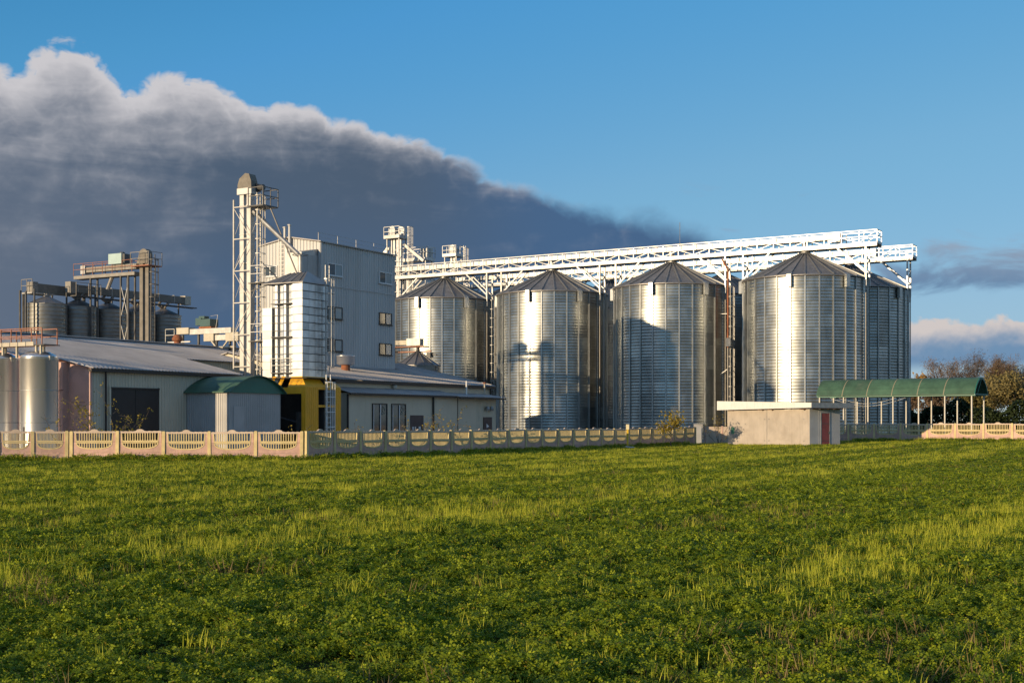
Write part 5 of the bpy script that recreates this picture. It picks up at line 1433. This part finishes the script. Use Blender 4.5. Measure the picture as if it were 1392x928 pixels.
OL = [('yellowish olive tree with dense crown at right edge', 1384, 246, 10.6, 'conifer_leaf', 31), ('olive bushy tree behind the right end of the canopy', 1352, 250, 10.0, 'conifer_leaf', 32),
      ('dull olive tree low behind the canopy posts', 1330, 254, 9.0, 'olive_leaf', 33), ('reddish brown low tree left of the bare trees', 1262, 262, 8.8, 'brown_leaf', 34),
      ('olive tree past the right edge', 1420, 248, 11, 'conifer_leaf', 35), ('olive brown tree between bare crowns', 1366, 258, 11.6, 'olive_leaf', 36), ('dull olive tree under the tallest bare tree', 1306, 258, 9.6, 'olive_leaf', 37)]
for lab, px, Y, h, mt, sd in OL:
    tree('bushy_tree', lab, 'tree', at_px(px, Y), h, 0.75, mt, 3400, 0.23, 4, 'bark', 0.2, sd, 0.55, 0.8, 'bushy trees beyond the canopy')
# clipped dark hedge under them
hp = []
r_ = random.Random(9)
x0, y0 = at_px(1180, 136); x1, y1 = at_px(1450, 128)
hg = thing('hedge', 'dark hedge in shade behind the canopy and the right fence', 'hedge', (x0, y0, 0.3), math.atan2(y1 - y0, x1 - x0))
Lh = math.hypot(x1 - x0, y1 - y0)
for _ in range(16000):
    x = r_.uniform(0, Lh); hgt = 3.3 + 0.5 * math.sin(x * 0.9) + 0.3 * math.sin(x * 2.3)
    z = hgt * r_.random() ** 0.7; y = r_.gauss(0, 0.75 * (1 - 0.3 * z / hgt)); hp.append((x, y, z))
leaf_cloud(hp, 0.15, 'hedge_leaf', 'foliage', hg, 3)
mb = MB()
for k in range(16): mb.tube((Lh * k / 15, 0, 0), (Lh * k / 15 + r_.uniform(-.2, .2), 0, 2.6), 0.06, 5, 0.02)
mb.build('stems', 'bark', hg)

# thin shrubs along the fence
def shrub(label, P, h, nst, nleaf, spread, mat='shrub_leaf', seed=1, name='shrub', ls=0.055):
    rnd = random.Random(seed)
    t = thing(name, label, 'shrub', (P[0], P[1], gz(P[0], P[1])), 0)
    mb = MB(); ends = []
    for k in range(nst):
        p = Vector((rnd.uniform(-.15, .15), rnd.uniform(-.15, .15), 0)); a = rnd.uniform(0, 6.28); d = Vector((math.cos(a) * spread, math.sin(a) * spread, 1)).normalized()
        L = h * rnd.uniform(0.65, 1.1)
        for j in range(6):
            d = (d + Vector((rnd.uniform(-1, 1), rnd.uniform(-1, 1), rnd.uniform(-.3, .2))) * 0.22).normalized()
            q = p + d * L / 6; mb.tube(p, q, 0.022 * (1 - j / 8), 4, 0.022 * (1 - (j + 1) / 8)); p = q
            if j >= 2:
                ends.append(q.copy())
                for _ in range(2):
                    o = Vector((rnd.uniform(-1, 1), rnd.uniform(-1, 1), rnd.uniform(0, .8))).normalized(); q2 = q + o * h * rnd.uniform(.08, .2)
                    mb.tube(q, q2, 0.01, 3, 0.005); ends.append(q2)
    mb.build('stems', 'bark_grey', t)
    pts = []
    for _ in range(nleaf):
        q = rnd.choice(ends); pts.append((q.x + rnd.gauss(0, .07), q.y + rnd.gauss(0, .07), q.z + rnd.gauss(0, .07)))
    leaf_cloud(pts, ls, mat, 'leaves', t, seed)
    return t

shrub('straggly yellow-leaved shrub in front of the dark warehouse gateway', (-19.6, 64.2), 3.3, 10, 520, 0.55, seed=2)
shrub('thin twiggy shrub in front of the pink gable, few leaves', (-21.6, 64.0), 2.9, 5, 90, 0.5, seed=3)
shrub('bare yellowish weed behind the fence corner by the yellow dryer base', (-10.7, 63.6), 2.2, 3, 30, 0.35, seed=4, name='weed')
shrub('orange-leaved low shrub below the right one of the two tall annex windows', (-4.9, 72.6), 2.15, 8, 160, 0.5, seed=5)
shrub('taller orange-leaved shrub beside the brown annex door', (-4.0, 75.2), 2.75, 9, 260, 0.65, seed=6)
shrub('small orange weed beside the yellow base right column', (-8.2, 66.6), 2.0, 4, 60, 0.4, seed=7, name='weed')
tree('young_tree', 'small leaning yellow-green tree in front of the long fence far end', 'tree', (11.3, 94.0), 2.7, 0.9, 'shrub_leaf', 750, 0.08, 3, 'bark', 0.05, 44, 0.4, 0.25)
shrub('small bush at the left corner of the shed, behind plain fence', (16.1, 103.0), 2.3, 6, 160, 0.6, seed=8)

# ------------------------------------------------------------------ the field: clover and grass (nobody could count it)
def vnoise(x, y, seed):
    r = np.random.default_rng(seed); tab = r.random((256, 256))
    xi = np.floor(x).astype(int); yi = np.floor(y).astype(int); fx = x - xi; fy = y - yi
    fx = fx * fx * (3 - 2 * fx); fy = fy * fy * (3 - 2 * fy)
    g = lambda a, b: tab[a % 256, b % 256]
    return (g(xi, yi) * (1 - fx) + g(xi + 1, yi) * fx) * (1 - fy) + (g(xi, yi + 1) * (1 - fx) + g(xi + 1, yi + 1) * fx) * fy

def fbm(x, y, seed): return 0.55 * vnoise(x, y, seed) + 0.3 * vnoise(x * 2.1, y * 2.1, seed + 1) + 0.15 * vnoise(x * 4.3, y * 4.3, seed + 2)

def infield(x, y):
    lim = np.where(x < -20.7, 61.7 + (x + 20.7) * 0.2917, np.where(x < -9.7, 61.75, 62.0 + (x + 9.9) * 0.868 / 0.497 - 0.35))
    right = 104 - 0.75 * (x - 27.3) - 0.4
    lim = np.where(x > 13.6, np.minimum(np.where(x < 25, 104.6, right), right + 2), lim)
    ok = (y < lim)
    # leave the shed's footprint free
    dx, dy = x - HP.x, y - HP.y
    lx = dx * 0.847 + dy * 0.531; ly = -dx * 0.531 + dy * 0.847
    return ok & ~((lx > -0.1) & (lx < 3.1) & (ly > -0.12) & (ly < 8.6))

def clump_collection(name, makers):
    col = bpy.data.collections.new(name)
    for k, me in enumerate(makers):
        o = bpy.data.objects.new('%s_%02d' % (name, k), me); col.objects.link(o)
    return col

def face_mesh(name, quads, mats, tints, mi=None):
    v = np.asarray(quads, float); n = len(v); m = v.shape[1]
    me = bpy.data.meshes.new(name); me.from_pydata(v.reshape(-1, 3).tolist(), [], [tuple(range(m * k, m * k + m)) for k in range(n)])
    for x in mats: me.materials.append(MATS[x])
    at = me.attributes.new('tint', 'FLOAT', 'FACE'); at.data.foreach_set('value', np.asarray(tints, np.float32))
    if mi is not None: me.polygons.foreach_set('material_index', mi)
    return me

def clover(seed, n=150, rad=0.24, h=0.20, ls=0.017):
    r = random.Random(seed); Q = []; T = []; mi = []
    for _ in range(n):
        a = r.uniform(0, 6.283); d = rad * math.sqrt(r.random()); x, y = d * math.cos(a), d * math.sin(a)
        z = h * (0.25 + 0.75 * r.random() ** 0.6) * (1 - 0.55 * (d / rad) ** 2)
        nrm = Vector((r.gauss(0, .85), r.gauss(0, .85), 1)).normalized(); e1 = nrm.orthogonal().normalized(); e2 = nrm.cross(e1); tint = r.random(); rot = r.uniform(0, 6.283)
        for k in range(3):                      # three leaflets
            b = rot + k * 2.094; s = ls * r.uniform(0.75, 1.3)
            ux, uy = math.cos(b), math.sin(b); vx, vy = -uy, ux
            def P(f, w): 
                q = e1 * (ux * f + vx * w) + e2 * (uy * f + vy * w)
                return (x + q.x, y + q.y, z + q.z)
            Q.append([P(0.1 * s, 0), P(1.0 * s, 0.62 * s), P(1.75 * s, 0), P(1.0 * s, -0.62 * s)]); T.append(min(1, max(0, tint ** 1.8 + r.uniform(-.08, .08)))); mi.append(0)
    return face_mesh('clover_clump', Q, ['clover_leaf'], T, mi)

def grass(seed, n=16, h=0.34, rad=0.10, w=0.0055, mat='grass_blade', lean=0.28):
    r = random.Random(seed); Q = []; T = []
    for _ in range(n):
        a = r.uniform(0, 6.283); d = rad * math.sqrt(r.random()); p = Vector((d * math.cos(a), d * math.sin(a), 0))
        L = h * r.uniform(0.5, 1.1); b = r.uniform(0, 6.283); dr = Vector((math.cos(b), math.sin(b), 0)); sd = Vector((-dr.y, dr.x, 0)); k = r.uniform(0.02, lean); tint = r.random()
        c = [p + dr * (L * k * f * f) + Vector((0, 0, L * f * (1 - 0.12 * k * f))) for f in (0, 0.4, 0.75, 1.0)]
        ww = [w, w * 0.9, w * 0.6, w * 0.12]
        for j in range(3):
            Q.append([c[j] - sd * ww[j], c[j] + sd * ww[j], c[j + 1] + sd * ww[j + 1], c[j + 1] - sd * ww[j + 1]]); T.append(tint)
    return face_mesh('grass_tuft', [[tuple(v) for v in q] for q in Q], [mat], T)

CL = clump_collection('clover_clump', [clover(10 + k) for k in range(6)])
GR = clump_collection('grass_tuft', [grass(30 + k, 18 + k, 0.165 + 0.02 * k, 0.18, 0.0042, lean=0.55) for k in range(6)])
DR = clump_collection('dry_tuft', [grass(60 + k, 12, 0.14 + 0.03 * k, 0.14, 0.0045, 'dry_stem', 0.6) for k in range(4)])

def scatter(name, label, cat, col, ncol, P, rz, sc, tilt, seed):
    n = len(P); r = np.random.default_rng(seed)
    me = bpy.data.meshes.new(name); me.vertices.add(n); me.vertices.foreach_set('co', P.astype(np.float32).ravel())
    a = me.attributes.new('rot', 'FLOAT_VECTOR', 'POINT')
    rot = np.stack([r.normal(0, tilt, n), r.normal(0, tilt, n), rz], 1); a.data.foreach_set('vector', rot.astype(np.float32).ravel())
    a = me.attributes.new('scl', 'FLOAT_VECTOR', 'POINT'); a.data.foreach_set('vector', sc.astype(np.float32).ravel())
    a = me.attributes.new('idx', 'INT', 'POINT'); a.data.foreach_set('value', r.integers(0, ncol, n).astype(np.int32))
    o = inst(name, me); tag(o, label, cat, kind='stuff')
    ng = bpy.data.node_groups.new(name, 'GeometryNodeTree')
    ng.interface.new_socket('Geometry', in_out='INPUT', socket_type='NodeSocketGeometry'); ng.interface.new_socket('Geometry', in_out='OUTPUT', socket_type='NodeSocketGeometry')
    nn = ng.nodes; gi = nn.new('NodeGroupInput'); go = nn.new('NodeGroupOutput')
    ip = nn.new('GeometryNodeInstanceOnPoints'); ci = nn.new('GeometryNodeCollectionInfo')
    ci.inputs['Collection'].default_value = col; ci.inputs['Separate Children'].default_value = True; ci.inputs['Reset Children'].default_value = True
    def attr(nm, typ):
        q = nn.new('GeometryNodeInputNamedAttribute'); q.data_type = typ; q.inputs['Name'].default_value = nm; return q.outputs['Attribute']
    L = ng.links.new
    L(gi.outputs[0], ip.inputs['Points']); L(ci.outputs[0], ip.inputs['Instance']); ip.inputs['Pick Instance'].default_value = True
    L(attr('idx', 'INT'), ip.inputs['Instance Index']); L(attr('rot', 'FLOAT_VECTOR'), ip.inputs['Rotation']); L(attr('scl', 'FLOAT_VECTOR'), ip.inputs['Scale'])
    L(ip.outputs[0], go.inputs[0])
    md = o.modifiers.new('scatter', 'NODES'); md.node_group = ng
    return o

rg = np.random.default_rng(77)
def sample(y0, y1, dens, wide=0.46):
    """random spots in the part of the field the camera could see, with room to step aside"""
    area = (y1 - y0) * (2 * wide * (y0 + y1) / 2 + 20); n = int(area * dens)
    y = np.sqrt(rg.random(n) * (y1 * y1 - y0 * y0) + y0 * y0); x = (rg.random(n) * 2 - 1) * (wide * y + 10)
    k = infield(x, y); return x[k], y[k]

GZV = np.vectorize(gz)
def strip(x, y):
    """grassy strips left by the seed drill run along the yard's direction"""
    u = x * 0.866 - y * 0.5 + (fbm(x * 0.12 + 50, y * 0.12 + 50, 5) - 0.5) * 1.3
    s = np.zeros_like(u)
    for c, w, a in ((3.6, 0.9, 0.7), (-4.3, 1.0, 1.15), (-8.9, 0.3, 0.3), (-13.4, 1.0, 1.0), (-15.4, 0.6, 0.8), (-18.4, 0.4, 0.5), (-21.8, 1.0, 1.0), (-24.8, 0.9, 0.9), (-28.6, 1.0, 0.9), (-32.0, 1.2, 0.8), (-35.5, 1.8, 0.8), (-39.5, 2.0, 0.8)):
        s = np.maximum(s, a * np.exp(-((u - c) / w) ** 2))
    near = np.clip((y - 13.5) / 4.0, 0.06, 1.0)
    return s * near * (0.35 + 1.0 * fbm(x * 0.5 + 9, y * 0.22 + 9, 15))

CP_, GP_, DP_ = [], [], []
for y0, y1, dc, sc0, dg, gsc in ((6.5, 16, 26, 0.85, 42, 1.0), (16, 28, 20, 1.1, 30, 1.05), (28, 46, 12, 1.5, 17, 1.2), (46, 70, 6.0, 2.0, 10, 1.4), (70, 106, 3.5, 2.5, 6, 1.7)):
    x, y = sample(y0, y1, dc)
    s = strip(x, y); f = fbm(x * 0.8 + 30, y * 0.8 + 30, 25); dry = fbm(x * 0.35 + 70, y * 0.35 + 70, 35)
    keep = rg.random(len(x)) < np.maximum(0.62 - 0.4 * s, np.clip(1.15 - 0.9 * s, 0.25, 1) * np.clip((f - 0.22) * 6, 0.45, 1) * np.clip(1.0 - (dry - 0.57) * 5, 0.5, 1))
    k = np.where(keep)[0]; sz = sc0 * (0.75 + 0.5 * f[k]) * rg.uniform(0.75, 1.25, len(k))
    CP_.append((x[k], y[k], sz, np.minimum(sz, 1.25) * (0.75 + 0.4 * f[k])))
    x, y = sample(y0, y1, dg); s = strip(x, y)
    keep = rg.random(len(x)) < np.clip(s * 2.2, 0.03 + 0.07 * (y0 > 20), 1); k = np.where(keep)[0]
    sz = gsc * rg.uniform(0.65, 1.25, len(k)); GP_.append((x[k], y[k], sz * (0.9 + 0.3 * (y0 > 40)), np.minimum(sz, 1.25) * np.where(s[k] > 0.3, 1.0, 0.9)))
    x, y = sample(y0, y1, dg * 0.5); dry = fbm(x * 0.35 + 70, y * 0.35 + 70, 35)
    keep = rg.random(len(x)) < np.clip((dry - 0.54) * 7, 0.02, 0.9); k = np.where(keep)[0]
    sz = gsc * rg.uniform(0.7, 1.2, len(k)); DP_.append((x[k], y[k], sz, np.minimum(sz, 1.2)))
# weeds along the foot of the fence
for a, b in (((-27, 59.9), (-20.8, 61.7)), ((-20.6, 61.75), (-9.9, 61.75)), ((-9.7, 61.8), (13.4, 102.6)), ((26.5, 103.6), (42, 92))):
    n = int(math.dist(a, b) * 14); f = rg.random(n); off = rg.exponential(0.35, n)
    x = a[0] + (b[0] - a[0]) * f + off * 0.3; y = a[1] + (b[1] - a[1]) * f - off; k = infield(x, y); x, y = x[k], y[k]; sz = rg.uniform(1.0, 2.3, len(x))
    GP_.append((x, y, sz * 1.2, sz)); h = len(x) // 2; DP_.append((x[:h] + 0.1, y[:h], sz[:h] * 1.5, sz[:h])); CP_.append((x[:h], y[:h] - 0.1, sz[:h] * 1.3, sz[:h] * 1.1))

def finish(lst):
    x, y, a, b = (np.concatenate([q[i] for q in lst]) for i in range(4))
    return np.stack([x, y, GZV(x, y)], 1), rg.uniform(0, 6.283, len(x)), np.stack([a, a, b], 1)
for nm, lab, cat, col, nc, lst, tl in (('clover_cover', 'low dark green clover leaves covering the field', 'clover', CL, 6, CP_, 0.05),
                                       ('grass_strips', 'taller yellow-green grass standing in strips across the clover field', 'grass', GR, 6, GP_, 0.10),
                                       ('dry_weeds', 'thin brown dry stems scattered through the clover', 'dry grass', DR, 4, DP_, 0.25)):
    P, rz, sc = finish(lst); scatter(nm, lab, cat, col, nc, P, rz, sc, tl, len(nm)); print(nm, len(P))
